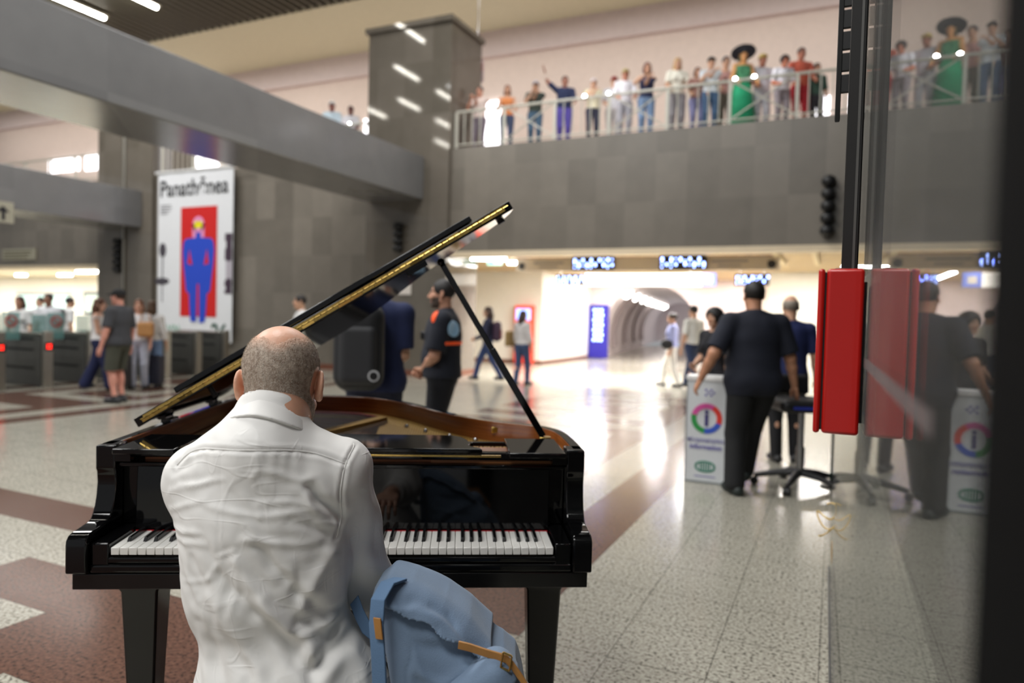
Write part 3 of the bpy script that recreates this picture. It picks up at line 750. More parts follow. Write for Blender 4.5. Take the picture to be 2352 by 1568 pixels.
    Vs, Fs, Ms = [V], [Fq], [mi]; off = len(V)
    hv, hf, hm = head_tpl(headres); hv = hv.astype(np.float32)@HR.T*(1.0 if not woman else .96)+hc; Vs.append(hv); Fs.append(hf+off); Ms.append(hm); off += len(hv)
    for i in (0, 1):
        v, f = hand_tpl((rh, lh)[i], .005); v = v.copy(); f = f.copy()
        if i: v[:, 0] *= -1; f = f[:, ::-1]
        z = -nrm(WR[i]-EL[i]); y = nrm(np.array((0, 1.0, .15))-z*(np.array((0, 1.0, .15))@z)); x = np.cross(y, z)
        v = v@np.stack([x, y, z])*(.93 if not woman else .85)+WR[i]; Vs.append(v); Fs.append(f+off); Ms.append(np.zeros(len(f), int)); off += len(v)
    sk = skin(skin_c)
    S = lambda v: np.asarray(v)*s
    mesh_obj('body', S(np.concatenate(Vs)), np.concatenate(Fs), [sk, M_EYEW, M_IRIS, M_LIP, hairm(hair_c)], root, True, np.concatenate(Ms))
    # clothing
    nbk = (nb+tb@np.array((0, .03, .02), np.float32)).astype(np.float32); upz = tb@np.array((0, 0, 1), np.float32)
    tfn = None
    if top:
        hz = (pel+tb@np.array((0, 0, hem-.93), np.float32)).astype(np.float32)
        def tfn(P):
            d = torso(P, .007+top_loose*.8)
            if hem < .9: d = smin(d, np.maximum(legs(P, .02), P[..., 2]-1.0), .05)
            if sleeve: d = smin(d, arms(P, .006+top_loose*.8, sleeve), .03)
            d = np.maximum(d, -((P-hz)@upz)); d = smax(d, -rcone(P, nbk, nbk+upz*.2, .066+neckline, .075+neckline), .012)
            if not sleeve: d = np.maximum(d, (P-(nb+upz*(-.07-neckline)).astype(np.float32))@upz)
            return d
        v, f = nets(tfn, (lo[0], lo[1], min(hem, .75)-.05), (hi[0], hi[1], max(hc[2], WR[0][2], WR[1][2])+.06), res)
        mesh_obj('shirt', S(v), f, cloth(top), root)
    if bottom:
        cut = .085+(1-leglen)*.85
        def bfn(P):
            d = smin(torso(P, .003), legs(P, .012, loose if leglen > .7 else loose*1.6), .03)
            d = np.maximum(d, P[..., 2]-waist_z)
            if leglen >= .95:
                return np.maximum(d, .035-P[..., 2])
            kz = None
            for i in (0, 1):
                pass
            return np.maximum(d, cut-P[..., 2])
        v, f = nets(bfn, (lo[0], lo[1], 0), (hi[0], hi[1], waist_z+.04), res); mesh_obj('trousers' if leglen > .7 else 'shorts', S(v), f, cloth(bottom), root)
    if dress:
        def dfn(P):
            z = np.clip((.98-P[..., 2])/.9, 0, 1); r = .185+.12*z
            d = (np.sqrt((P[..., 0])**2+(P[..., 1]*1.25)**2)-r)*.9; d = np.maximum(d, P[..., 2]-1.02); return np.maximum(d, .09-P[..., 2])
        v, f = nets(dfn, (-.4, -.4, 0), (.4, .4, 1.1), res); mesh_obj('skirt', S(v), f, cloth(dress), root)
    for i in (0, 1):
        toe = nrm((AN[i]-KN[i])*np.array((0, 0, 0))+np.array((.18*(1, -1)[i], 1, 0)))
        a0 = AN[i]-np.array((0, 0, .045))
        def sfn(P):
            d = rcone(P, a0-toe*.055, a0+toe*.13, .046, .040); d = smin(d, rcone(P, a0, AN[i]+np.array((0, 0, .02)), .045, .042), .02)
            z0 = float(feet[i][2])
            return np.maximum(np.maximum(d, z0+.0-P[..., 2]), P[..., 2]-z0-.12)
        v, f = nets(sfn, a0-.26, a0+.26, .011); mesh_obj('shoe', S(v), f, mat('shoe_%d_%d_%d' % shoes, shoes, .5), root)
    # hair and hats, in head space
    def hshape(P):
        Q = (P-hc.astype(np.float32))@HR
        sk_ = ell(Q, (0, -.016, .036), (.083, .102, .092))
        face = ell(Q, (0, .115, -.015), (.078, .082, .098))
        d = smax(sk_, -face, .012)
        if hair in ('short', 'cap'): d = smax(d, -(Q[..., 2]+.06+Q[..., 1]*.15), .02)
        if hair in ('long', 'long_down'):
            lw = smin(ell(Q, (0, -.045, -.06), (.095, .075, .13)), rcone(Q, (0, -.07, -.08), (0, -.085, -.30), .075, .045), .05)
            d = smin(d, smax(lw, -ell(Q, (0, .06, -.05), (.068, .085, .13)), .01), .02)
        if hair == 'bob': d = smin(d, smax(ell(Q, (0, -.03, -.03), (.10, .10, .12)), -ell(Q, (0, .08, -.05), (.072, .09, .12)), .012), .02)
        if hair == 'curly': d = smin(smax(ell(Q, (0, -.015, .03), (.115, .12, .115)), -ell(Q, (0, .12, -.035), (.085, .085, .10)), .012), d, .02)+.006*np.sin(Q[..., 0]*160)*np.sin(Q[..., 1]*170)*np.sin(Q[..., 2]*150)
        if hair == 'bun': d = smin(d, ell(Q, (0, -.10, .07), (.042, .042, .042)), .015)
        if hair == 'grey_back': d = smax(d, Q[..., 2]-.07, .02)
        return d
    if hair != 'bald':
        v, f = nets(hshape, hc-np.array((.16, .24, .42)), hc+np.array((.16, .2, .16)), .009); mesh_obj('hair', S(v), f, hairm(hair_c), root)
    if cap_c:
        def cfn(P):
            Q = (P-hc.astype(np.float32))@HR
            d = smax(ell(Q, (0, -.014, .040), (.089, .108, .094)), .028-Q[..., 2], .01)
            br = smax(ell(Q, (0, .11, .040), (.07, .085, .012)), -(Q[..., 1]-.04), .01); return smin(d, br, .012)
        v, f = nets(cfn, hc-.22, hc+.24, .009); mesh_obj('cap', S(v), f, cloth(cap_c), root)
    if beard:
        def befn(P):
            Q = (P-hc.astype(np.float32))@HR
            d = head_sdf(Q, False)-.0025; d = np.maximum(d, Q[..., 2]+.045+.35*(Q[..., 1]-.09)); d = smax(d, -ell(Q, (0, .12, -.03), (.05, .05, .016)), .004); d = np.maximum(d, -.118-Q[..., 2]); d = np.maximum(d, .012-Q[..., 1])
            return smax(d, -ell(Q, (0, .1, -.062), (.027, .03, .012)), .004)
        v, f = nets(befn, hc-.16, hc+.16, .006); mesh_obj('beard', S(v), f, hairm(beard), root)
    return root, dict(shirt=(lambda P: tfn(P/s)*s) if top else None, hc=S(hc), HR=HR, WR=[S(w) for w in WR], SH=[S(x) for x in SH], EL=[S(x) for x in EL], pel=S(pel), che=S(che), tb=tb, s=s, upf=up, AN=[S(a) for a in AN])
def face_dir(dx, dy): return math.atan2(-dx, dy)      # rotation about z that turns +y to (dx, dy)
CAMYAW = YAW
# ================================================================ THE PIANIST  (coordinates in the piano's u, v, z; seat behind the keys)
HV = -0.52                                   # v of the pianist's base
hero = thing('person', 'balding man in a white shirt seated at the piano with his back to the viewer', 'person', tuple(p_world(0, HV, 0)), PANG)
A3 = lambda *p: np.array(p, np.float32)
def loc(V): V = np.array(V, float); V[:, 1] -= HV; return V
H_C = A3(-.046, -.470, 1.236); H_R = rot_xyz(0, 0, .06) @ rot_xyz(-.42, 0, 0); H_S = 1.02
NK0, NK1 = A3(-.055, -.545, 1.135), A3(-.05, -.505, 1.20)
SHR, ELR, WRR = A3(.085, -.53, 1.062), A3(.130, -.425, .803), A3(.095, -.18, .80)
SHL, ELL_, WRL = A3(-.195, -.51, 1.045), A3(-.235, -.32, .835), A3(-.20, -.145, .805)
PEL, MID, UPP = A3(.0, -.545, .60), A3(-.049, -.545, .875), A3(-.058, -.535, 1.02)
KNR, KNL, ANR, ANL = A3(.15, -.10, .53), A3(-.15, -.12, .53), A3(.13, .02, .09), A3(-.16, -.16, .09)
def h_torso(P, o=0.0):
    d = ell(P, PEL, (.158+o, .125+o, .14+o)); d = smin(d, ell(P, MID, (.150+o, .112+o, .205+o)), .07)
    d = smin(d, ell(P, UPP, (.152+o, .105+o, .15+o)), .06)
    for S in (SHR, SHL): d = smin(d, rcone(P, NK0-A3(0, 0, .05), S, .065+o, .052+o), .05)
    return d
def h_arms(P, o=0.0):
    d = None
    for S, E_, W2 in ((SHR, ELR, WRR), (SHL, ELL_, WRL)):
        x = smin(rcone(P, S, E_, .052+o, .042+o), rcone(P, E_, W2, .042+o, .028+o), .03); d = x if d is None else np.minimum(d, x)
    return d
def h_legs(P, o=0.0, flare=0.0):
    d = None
    for s, K, An in ((1, KNR, ANR), (-1, KNL, ANL)):
        x = smin(rcone(P, A3(s*.09, -.50, .57), K, .085+o, .058+o), rcone(P, K, An, .056+o+flare, .038+o+flare), .03); d = x if d is None else np.minimum(d, x)
    return d
def h_head(P):
    Q = ((P-H_C)@H_R)/H_S; return head_sdf(Q)*H_S
def h_body(P):
    d = smin(h_torso(P), h_legs(P), .03); d = smin(d, h_arms(P), .03); d = smin(d, rcone(P, NK0, NK1+A3(0, .02, .02), .060, .060), .03)
    for An in (ANR, ANL): d = smin(d, rcone(P, An-A3(0, .03, .04), An+A3(0, .12, -.06), .034, .026), .02)
    return d
V1, F1 = nets(h_body, (-.36, -.75, 0), (.30, .25, 1.23), .0095)
V2, F2 = nets(lambda P: smin(h_head(P), rcone(P, NK0, H_C+H_R@A3(0, -.030, -.09), .058, .058), .03), (-.19, -.66, 1.08), (.10, -.28, 1.42), .0032)
hm = head_mi(((V2[F2].mean(1)-H_C)@H_R)/H_S)
Vs, Fs, Ms, off = [V1, V2], [F1, F2+len(V1)], [np.zeros(len(F1), int), hm], len(V1)+len(V2)
for s, W2, E_ in ((1, WRR, ELR), (-1, WRL, ELL_)):
    v, f = hand_tpl('keys', .0032); v = v.copy(); f = f.copy()
    if s < 0: v[:, 0] *= -1; f = f[:, ::-1]
    z = -nrm(np.array((0, 1, -.12))); x = nrm(np.array((0, 0, 1.0))-z*z[2]); x = x*s; y = np.cross(z, x)
    if s < 0: y = np.cross(z, x)
    v = v@np.stack([x, y, z])*.95+W2+np.array((0, .0, .0)); Vs.append(v); Fs.append(f+off); Ms.append(np.zeros(len(f), int)); off += len(v)
M_HSK = mat('pianist_skin', (216, 164, 136), 0.42, sss=0.12, var=0.10, vscale=22, bump=0.12, bscale=120)
M_GREY = mat('grey_stubble', (190, 162, 142), 0.7, var=0.22, vscale=90, bump=0.6, bscale=320)
mesh_obj('body', loc(np.concatenate(Vs)), np.concatenate(Fs), [M_HSK, M_EYEW, M_IRIS, M_LIP, M_GREY], hero, True, np.concatenate(Ms))
# cropped grey hair that stops short of the bald crown
def hair_mask(Q):
    n = .006*np.sin(Q[..., 0]*95+1)*np.sin(Q[..., 1]*80)+.004*np.sin(Q[..., 0]*310)*np.sin(Q[..., 2]*290+2)
    zw = (Q*H_S)@H_R.T[:, 2]+H_C[2]; crown = np.clip((1.343+.016*(np.abs(Q[..., 0])/.07)**2+.8*n-zw)/.026, 0, 1)
    back = np.clip((.045+Q[..., 1]*-1.0+n)/.03, 0, 1)                     # not on the face
    nape = np.clip((Q[..., 2]+.082+n*.6-.012*np.cos(Q[..., 0]*60))/.02, 0, 1)
    ear = np.clip((np.sqrt((Q[..., 1]+.006)**2+(Q[..., 2]-.0)**2)-.036)/.008+np.clip((.070-np.abs(Q[..., 0]))/.004, 0, 1), 0, 1)
    return crown*back*nape*ear
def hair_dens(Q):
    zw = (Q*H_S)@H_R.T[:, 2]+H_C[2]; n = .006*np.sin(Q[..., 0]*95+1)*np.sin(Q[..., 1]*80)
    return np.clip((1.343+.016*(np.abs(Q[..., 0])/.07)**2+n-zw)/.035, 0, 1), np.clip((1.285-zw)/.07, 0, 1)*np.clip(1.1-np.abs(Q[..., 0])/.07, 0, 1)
def h_hair(P):
    Q = ((P-H_C)@H_R)/H_S
    return head_sdf(Q, False)*H_S-(.0034*hair_mask(Q)-.0012)
V, Fh = nets(h_hair, (-.16, -.62, 1.10), (.07, -.33, 1.40), .0032)
Qv = ((V-H_C)@H_R)/H_S
keep = hair_mask(Qv[Fh].mean(1)) > .36; Fh = Fh[keep]
used = np.unique(Fh); rm = np.full(len(V), -1); rm[used] = np.arange(len(used)); V = V[used]; Fh = rm[Fh]
# short strands over the stubble
fc = V[Fh].mean(1); a_, b_, c_ = V[Fh[:, 0]], V[Fh[:, 1]], V[Fh[:, 2]]; nn = np.cross(b_-a_, c_-a_); nn /= np.linalg.norm(nn, axis=1)[:, None]+1e-9
if (nn*(fc-H_C)).sum() < 0: nn = -nn
sv, sf = [], []; pick = rng.integers(0, len(Fh), 34000); pick = pick[rng.random(len(pick)) < .15+.85*hair_dens(((fc[pick]-H_C)@H_R)/H_S)[0]]
w4 = rng.dirichlet((1, 1, 1, 1), len(pick)).astype(np.float32); pos = (V[Fh[pick]]*w4[..., None]).sum(1); n4 = nn[pick]
dn = H_R@A3(0, -.35, -1); tdir = dn-n4*(n4@dn)[:, None]; tdir /= np.linalg.norm(tdir, axis=1)[:, None]+1e-9
tdir = tdir*rng.uniform(.3, 1, (len(pick), 1))+n4*rng.uniform(.25, .8, (len(pick), 1))+rng.normal(0, .25, (len(pick), 3)); tdir /= np.linalg.norm(tdir, axis=1)[:, None]
sd_ = np.cross(tdir, n4); sd_ /= np.linalg.norm(sd_, axis=1)[:, None]+1e-9
Ls = rng.uniform(.0022, .0048, (len(pick), 1)); p0 = pos-n4*.0006
S3 = np.stack([p0-sd_*.00028, p0+sd_*.00028, p0+tdir*Ls], 1).reshape(-1, 3)
T3 = np.arange(len(S3)).reshape(-1, 3)+len(V)
shade = rng.choice([1, 2, 3], len(pick), p=[.55, .15, .3])
M_ST1 = mat('strand_grey', (196, 186, 172), 0.5, var=0); M_ST2 = mat('strand_brown', (122, 102, 84), 0.5, var=0); M_ST3 = mat('strand_white', (226, 220, 210), 0.5, var=0)
ho = mesh_obj('hair', loc(np.concatenate([V, S3])), [tuple(q) for q in Fh]+[tuple(q) for q in T3], [M_GREY, M_ST1, M_ST2, M_ST3], hero, True, np.concatenate([np.zeros(len(Fh), int), shade]))
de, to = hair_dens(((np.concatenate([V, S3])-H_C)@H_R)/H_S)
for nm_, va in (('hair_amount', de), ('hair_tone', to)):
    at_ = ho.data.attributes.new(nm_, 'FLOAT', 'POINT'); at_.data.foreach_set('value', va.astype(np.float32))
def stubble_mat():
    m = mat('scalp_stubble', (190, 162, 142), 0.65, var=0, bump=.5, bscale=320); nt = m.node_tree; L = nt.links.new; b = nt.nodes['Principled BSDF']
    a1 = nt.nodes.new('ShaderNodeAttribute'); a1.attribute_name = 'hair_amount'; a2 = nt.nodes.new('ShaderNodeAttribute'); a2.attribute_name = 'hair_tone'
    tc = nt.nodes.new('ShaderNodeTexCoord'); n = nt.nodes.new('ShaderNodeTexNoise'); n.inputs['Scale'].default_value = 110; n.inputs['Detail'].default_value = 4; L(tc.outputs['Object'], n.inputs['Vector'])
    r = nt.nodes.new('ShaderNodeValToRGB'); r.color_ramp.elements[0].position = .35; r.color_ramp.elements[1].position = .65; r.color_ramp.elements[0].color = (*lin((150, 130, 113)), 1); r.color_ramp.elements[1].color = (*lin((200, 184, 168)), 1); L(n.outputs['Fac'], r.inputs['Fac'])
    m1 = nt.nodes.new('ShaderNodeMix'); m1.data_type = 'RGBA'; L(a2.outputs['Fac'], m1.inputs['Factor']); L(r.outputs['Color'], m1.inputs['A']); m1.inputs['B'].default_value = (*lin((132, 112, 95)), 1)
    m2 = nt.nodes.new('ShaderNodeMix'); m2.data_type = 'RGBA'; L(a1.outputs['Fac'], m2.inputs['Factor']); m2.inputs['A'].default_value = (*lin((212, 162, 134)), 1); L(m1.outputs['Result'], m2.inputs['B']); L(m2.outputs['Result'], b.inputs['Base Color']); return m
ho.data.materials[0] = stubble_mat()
# ---- white shirt
FOLDS = [(0.051, 1.062, 0.103, 0.994, -10, 9), (-0.036, 0.958, 0.013, 0.89, -6, 10), (0.013, 0.89, 0.074, 0.817, -7, 12), (-0.146, 0.976, -0.101, 0.897, -3, 9), (-0.101, 0.897, -0.038, 0.829, -6, 12), (-0.038, 0.829, 0.069, 0.708, -8, 15), (-.12, .86, .0, .68, 6, 15), (-.15, .80, -.06, .62, -6, 15), (-.07, .93, .03, .78, 6, 13), (0.002, 0.954, 0.037, 0.918, 3, 8), (-0.225, 1.004, -0.137, 1.039, 3, 6), (-0.224, 0.968, -0.146, 0.976, 4, 6), (-0.218, 0.954, -0.136, 0.954, 3, 6), (-0.181, 0.983, -0.169, 0.89, 3, 8), (-0.074, 0.961, -0.07, 0.883, 2, 8), (-0.222, 1.074, -0.172, 1.103, -3, 8), (-0.137, 1.029, -0.034, 1.012, 3, 6), (-0.086, 1.05, -0.012, 0.976, -3, 9), (-0.042, 1.097, -0.048, 1.083, 3, 6), (0.046, 1.041, 0.071, 0.99, 4, 8), (-0.034, 1.012, 0.071, 1.019, 3, 6), (-0.034, 1.04, 0.063, 1.026, 3, 6), (-0.163, 0.929, -0.125, 0.872, -2.5, 6), (-0.135, 0.883, -0.101, 0.933, 2, 5), (-0.112, 0.936, -0.074, 0.954, 2.5, 4), (-0.101, 0.901, -0.107, 0.804, 2, 7), (-0.073, 0.883, -0.083, 0.829, 2, 6), (0.037, 0.918, 0.032, 0.81, -4, 9), (0.039, 0.799, 0.075, 0.723, 5, 10), (-0.142, 0.847, -0.133, 0.682, 4, 11), (0.109, 0.799, 0.072, 0.723, -9, 14), (0.068, 0.723, 0.138, 0.762, -9, 13), (0.046, 0.785, 0.11, 0.791, 6, 12), (-0.061, 0.972, 0.065, 0.954, 4, 7), (-0.19, 0.872, -0.115, 0.897, 2, 5), (-0.162, 0.83, -0.14, 0.74, 3, 9), (-0.225, 1.039, -0.137, 1.068, 3, 6), (-0.205, 1.053, -0.103, 1.079, 3, 5), (-0.031, 1.093, 0.049, 1.073, 3.5, 7), (0.064, 0.99, 0.096, 0.983, 4, 6), (0.072, 0.936, 0.093, 0.918, 4, 8),
         (0.09, .93, 0.02, .80, 5, 12), (-.02, .86, .05, .76, 5, 11), (-.09, .85, -.03, .73, 4, 12), (.02, 1.0, .085, .965, -4, 8), (-.2, .93, -.15, .85, 4, 9), (0.13, .74, .16, .66, 6, 14), (-.05, .74, -.02, .62, -4, 12)]
def seg_d(u, z, s):
    ax, az, bx, bz = s; dx, dz = bx-ax, bz-az; t = np.clip(((u-ax)*dx+(z-az)*dz)/(dx*dx+dz*dz+1e-9), 0, 1)
    return np.hypot(u-ax-t*dx, z-az-t*dz), t
YOKE = [(-0.217, 1.088), (-0.192, 1.113), (-0.155, 1.126), (-0.104, 1.132), (-0.035, 1.133), (0.017, 1.128), (0.062, 1.116), (0.108, 1.098)]
SLV = [(0.128, 1.142), (0.11, 1.098), (0.103, 1.041), (0.103, 0.994), (0.096, 0.954)]
NKA = nrm(NK1-NK0).astype(np.float32)
def sleeve(P, S, E_, W2):
    d = smin(rcone(P, S, E_, .066, .058), rcone(P, E_, E_+(W2-E_)*.8, .058, .043), .03)
    n = nrm(W2-E_).astype(np.float32); return np.maximum(d, (P-(E_+(W2-E_)*.82))@n)
def shirt_fn(P):
    d = h_torso(P, .015)
    hipf = ell(P, A3(.008, -.54, .60), (.174, .150, .17)); d = smin(d, hipf, .08)
    d = smin(d, rcone(P, A3(.08, -.50, .59), A3(.13, -.33, .57), .09, .07), .05); d = smin(d, rcone(P, A3(-.09, -.50, .60), A3(-.13, -.38, .59), .095, .075), .05)
    d = smin(d, sleeve(P, SHR, ELR, WRR), .022); d = smin(d, sleeve(P, SHL, ELL_, WRL), .022)
    d = smin(d, rcone(P, NK0-NKA*.04, NK0+NKA*.052, .090, .072), .03)
    d = smax(d, -rcone(P, NK0+NKA*.062, NK0+NKA*.3, .063, .075), .006)
    # broad cloth wobble
    d = d+.0016*np.sin(P[..., 0]*31+P[..., 2]*17)*np.sin(P[..., 2]*23-P[..., 0]*9)+.0014*np.sin(P[..., 0]*14-P[..., 2]*38+P[..., 1]*20)
    return np.maximum(d, .515-P[..., 2])
V, Fq = nets(shirt_fn, (-.37, -.78, .50), (.34, -.10, 1.24), .0042)
def cotton():
    m = mat('white_cotton', (234, 233, 230), 0.75, var=0.015, sheen=0.1); nt = m.node_tree; L = nt.links.new; b = nt.nodes['Principled BSDF']
    tc = nt.nodes.new('ShaderNodeTexCoord'); prev = None
    msk = nt.nodes.new('ShaderNodeTexNoise'); msk.inputs['Scale'].default_value = 9; L(tc.outputs['Object'], msk.inputs['Vector'])
    mm = nt.nodes.new('ShaderNodeMapRange'); mm.inputs['From Min'].default_value = .46; mm.inputs['From Max'].default_value = .62; L(msk.outputs['Fac'], mm.inputs['Value'])
    for sc, ry, st, wd in (((5, 5, 22), .35, .30, .030), ((16, 16, 6), .55, .25, .026), ((9, 9, 9), 0, .22, .02)):
        mp = nt.nodes.new('ShaderNodeMapping'); mp.inputs['Scale'].default_value = sc; mp.inputs['Rotation'].default_value = (0, ry, 0); L(tc.outputs['Object'], mp.inputs[0])
        nz = nt.nodes.new('ShaderNodeTexNoise'); nz.inputs['Scale'].default_value = 1.0; nz.inputs['Detail'].default_value = 1.0; L(mp.outputs[0], nz.inputs['Vector'])
        sb_ = nt.nodes.new('ShaderNodeMath'); sb_.operation = 'SUBTRACT'; L(nz.outputs['Fac'], sb_.inputs[0]); sb_.inputs[1].default_value = .5
        ab = nt.nodes.new('ShaderNodeMath'); ab.operation = 'ABSOLUTE'; L(sb_.outputs[0], ab.inputs[0])
        mr = nt.nodes.new('ShaderNodeMapRange'); mr.interpolation_type = 'SMOOTHSTEP'; mr.inputs['From Max'].default_value = wd; mr.inputs['To Min'].default_value = 1; mr.inputs['To Max'].default_value = 0; L(ab.outputs[0], mr.inputs['Value'])
        mu = nt.nodes.new('ShaderNodeMath'); mu.operation = 'MULTIPLY'; L(mr.outputs[0], mu.inputs[0]); L(mm.outputs[0], mu.inputs[1])
        bp = nt.nodes.new('ShaderNodeBump'); bp.inputs['Strength'].default_value = st; bp.inputs['Distance'].default_value = .0022; L(mu.outputs[0], bp.inputs['Height'])
        if prev: L(prev.outputs[0], bp.inputs['Normal'])
        prev = bp
    L(prev.outputs[0], b.inputs['Normal']); return m
me_ = mesh_obj('shirt', loc(V), Fq, cotton(), hero)
nv = np.empty(len(V)*3); me_.data.vertex_normals.foreach_get('vector', nv); N_ = nv.reshape(-1, 3)
if (N_*(V-np.array((-.03, -.53, .85)))).sum() < 0: N_ = -N_
bk_ = np.clip((-N_[:, 1]+.1)/.5, 0, 1)*np.clip((-.50-V[:, 1])/.05, 0, 1)
disp = np.zeros(len(V)); uu, zz = V[:, 0], V[:, 2]
wob = .006*np.sin(uu*60+zz*40)+.004*np.sin(zz*90-uu*50)
for ax, az, bx, bz, amp, w in FOLDS:
    d_, t_ = seg_d(uu+wob*.25, zz+wob*.25, (ax, az, bx, bz)); e_ = np.sin(np.clip(t_*.8+.1, 0, 1)*math.pi)**.6
    amp = amp*(.75 if abs(amp) < 5 else 1.3); w = w*.95; ex, ez = (bx-ax)*.22, (bz-az)*.22; ax, az, bx, bz = ax-ex, az-ez, bx+ex, bz+ez
    disp += .001*amp*np.exp(-(d_/(.001*w))**2)*e_-.00035*amp*np.exp(-((d_-.0019*w)/(.0012*w))**2)*e_
for path in (YOKE, SLV):
    dm = np.min([seg_d(uu, zz, (*path[i], *path[i+1]))[0] for i in range(len(path)-1)], axis=0)
    disp += -.0022*np.exp(-(dm/.0035)**2)+.0012*np.exp(-((dm-.008)/.004)**2)
dm = seg_d(uu, zz, (-.111, 1.13, -.104, .88))[0]; disp += -.0008*np.exp(-(dm/.0028)**2)
# gathered pleats below the yoke
yz = np.interp(uu, [p[0] for p in YOKE], [p[1] for p in YOKE]); below = yz-zz
disp += .0008*np.sin(uu*210+3*np.sin(uu*40))*np.exp(-np.maximum(below, 0)/.03)*(below > 0)*(np.abs(uu+.05) < .14)
fn_ = .0004*np.sin(uu*130+zz*70+4*np.sin(zz*21))*np.sin(zz*60-uu*35)+.00025*np.sin(zz*170+uu*60+3*np.sin(uu*33))
V2_ = V+N_*((disp+fn_)*bk_)[:, None]
sl_m = (1-bk_)*(np.clip((uu-.09)/.03, 0, 1)); V2_ += N_*(sl_m*(.004*np.sin((zz*55+uu*30+V[:, 1]*25))+.0025*np.sin(zz*20+V[:, 1]*90)))[:, None]
me_.data.vertices.foreach_set('co', loc(V2_).ravel()); me_.data.update()
def seam_line(path, name):
    pts = catmull(path, 8); out = []
    cand = bk_ > .35; Vc = V2_[cand]; Nc = N_[cand]
    for u, z in pts:
        k = np.argsort((Vc[:, 0]-u)**2+(Vc[:, 2]-z)**2)[:6]; w = 1/(1e-6+(Vc[k, 0]-u)**2+(Vc[k, 2]-z)**2); w /= w.sum()
        out.append(loc(((Vc[k]+Nc[k]*.0004)*w[:, None]).sum(0)[None])[0])
    out = np.array(out); out[1:-1] = (out[:-2]+2*out[1:-1]+out[2:])/4
    MB().tube([tuple(p) for p in out], .0013, 6).build(name, bpy.data.materials['white_cotton'], hero, smooth='auto')
seam_line(YOKE, 'yoke_seam'); seam_line(SLV, 'sleeve_seam')
def collar_fn(P):
    q = P-(NK0-NKA*.017+A3(.008, .0, 0)); h = q@NKA; rad = np.linalg.norm(q-h[..., None]*NKA, axis=-1)
    hm_ = .076-.30*np.clip(q[..., 0]+.01, 0, .09); r_ = .0715+.46*np.clip(hm_-h, 0, 1)
    lowcut = .034+.006*np.clip(q[..., 1]/.05, -1, 1)
    d = smax(rad-r_, np.maximum(h-hm_, lowcut-.10*np.clip(q[..., 0]+.01, 0, .09)-h), .003)
    d = smax(d, -(rad-.0675), .003)
    front = rcone(P, NK0+A3(0, .13, -.05), NK0+A3(0, .10, .15), .05, .055)
    return smax(d, -front, .006)
V, Fq = nets(collar_fn, (-.20, -.69, 1.08), (.09, -.38, 1.28), .003); mesh_obj('collar', loc(V), Fq, mat('white_collar_cotton', (236, 235, 232), 0.75, var=0.015, sheen=.1), hero)
M_TRS = cloth((62, 60, 58))
V, Fq = nets(lambda P: np.maximum(np.maximum(smin(h_torso(P, .006), h_legs(P, .012, .012), .03), P[..., 2]-.72), .05-P[..., 2]), (-.32, -.72, 0), (.32, .16, .75), .011)
mesh_obj('trousers', loc(V), Fq, M_TRS, hero)
for An in (ANR, ANL):
    V, Fq = nets(lambda P: np.maximum(smin(rcone(P, An-A3(0, .05, .045), An+A3(0, .14, -.05), .045, .04), rcone(P, An-A3(0, 0, .03), An+A3(0, 0, .03), .045, .043), .02), -P[..., 2]), An-.25, An+.25, .01)
    mesh_obj('shoe', loc(V), Fq, mat('shoe_black', (30, 28, 28), .4), hero)
# bench under him and the rucksack
bn = thing('piano_bench', 'black padded bench under the seated pianist and the blue rucksack', 'bench', tuple(p_world(.06, -.53, 0)), PANG)
MB().box((-.40, -.17, .43), (.42, .17, .482)).build('seat', mat('black_vinyl', (22, 21, 22), .4), bn, bevel=.018, seg=3)
MB().box((-.38, -.155, .39), (.40, .155, .43)).build('apron', M_LACQ2, bn, bevel=.003)
for sx in (-.36, .38):
    for sy in (-.135, .135): MB().box((sx-.02, sy-.02, 0), (sx+.02, sy+.02, .39)).build('leg', M_LACQ2, bn, bevel=.003)
# ================================================================ BLUE RUCKSACK on the bench
M_CANV = mat('blue_canvas', (108, 129, 154), 0.8, var=0.08, vscale=8, bump=0.25, bscale=420, sheen=0.2)
M_CANV2 = mat('blue_canvas_strap', (92, 122, 156), 0.8, var=0.06, bump=0.2, bscale=420)
M_TAN = mat('tan_leather', (168, 118, 58), 0.5, var=0.12, vscale=30)
rk = thing('backpack', 'pale blue canvas rucksack with tan leather straps standing beside the seated pianist', 'bag', tuple(p_world(.196, -.555, .482)), PANG+math.radians(-4))
# side profile (x away from the man, z up from the bench); the bag's width runs along y
BAGP = [(.045, .004), (.030, .12), (.008, .24), (-.010, .32), (-.008, .366), (.010, .385), (.050, .376), (.115, .345), (.160, .312), (.188, .280), (.202, .262), (.236, .246), (.262, .220), (.278, .165), (.292, .09), (.296, .02), (.285, .004)]
def poly_sdf(x, z, poly):
    d = np.full(x.shape, 1e9, np.float32); s = np.ones(x.shape, np.float32); n = len(poly)
    for i in range(n):
        (ax, az), (bx, bz) = poly[i], poly[i-1]; ex, ez = bx-ax, bz-az; wx, wz = x-ax, z-az
        t = np.clip((wx*ex+wz*ez)/(ex*ex+ez*ez), 0, 1); d = np.minimum(d, (wx-ex*t)**2+(wz-ez*t)**2)
        c1, c2, c3 = z >= az, z < bz, ex*wz > ez*wx
        s = np.where((c1 & c2 & c3) | (~c1 & ~c2 & ~c3), -s, s)
    return s*np.sqrt(d)
def bag_body(P, o=0.0):
    x, y, z = P[..., 0], P[..., 1], P[..., 2]
    hw = .118-.035*np.clip((z-.20)/.18, 0, 1)
    d2 = poly_sdf(x, z, BAGP)-o; w = np.abs(y)-hw-o; r = .05
    return np.hypot(np.maximum(d2+r, 0), np.maximum(w+r, 0))+np.minimum(np.maximum(d2+r, w+r), 0)-r
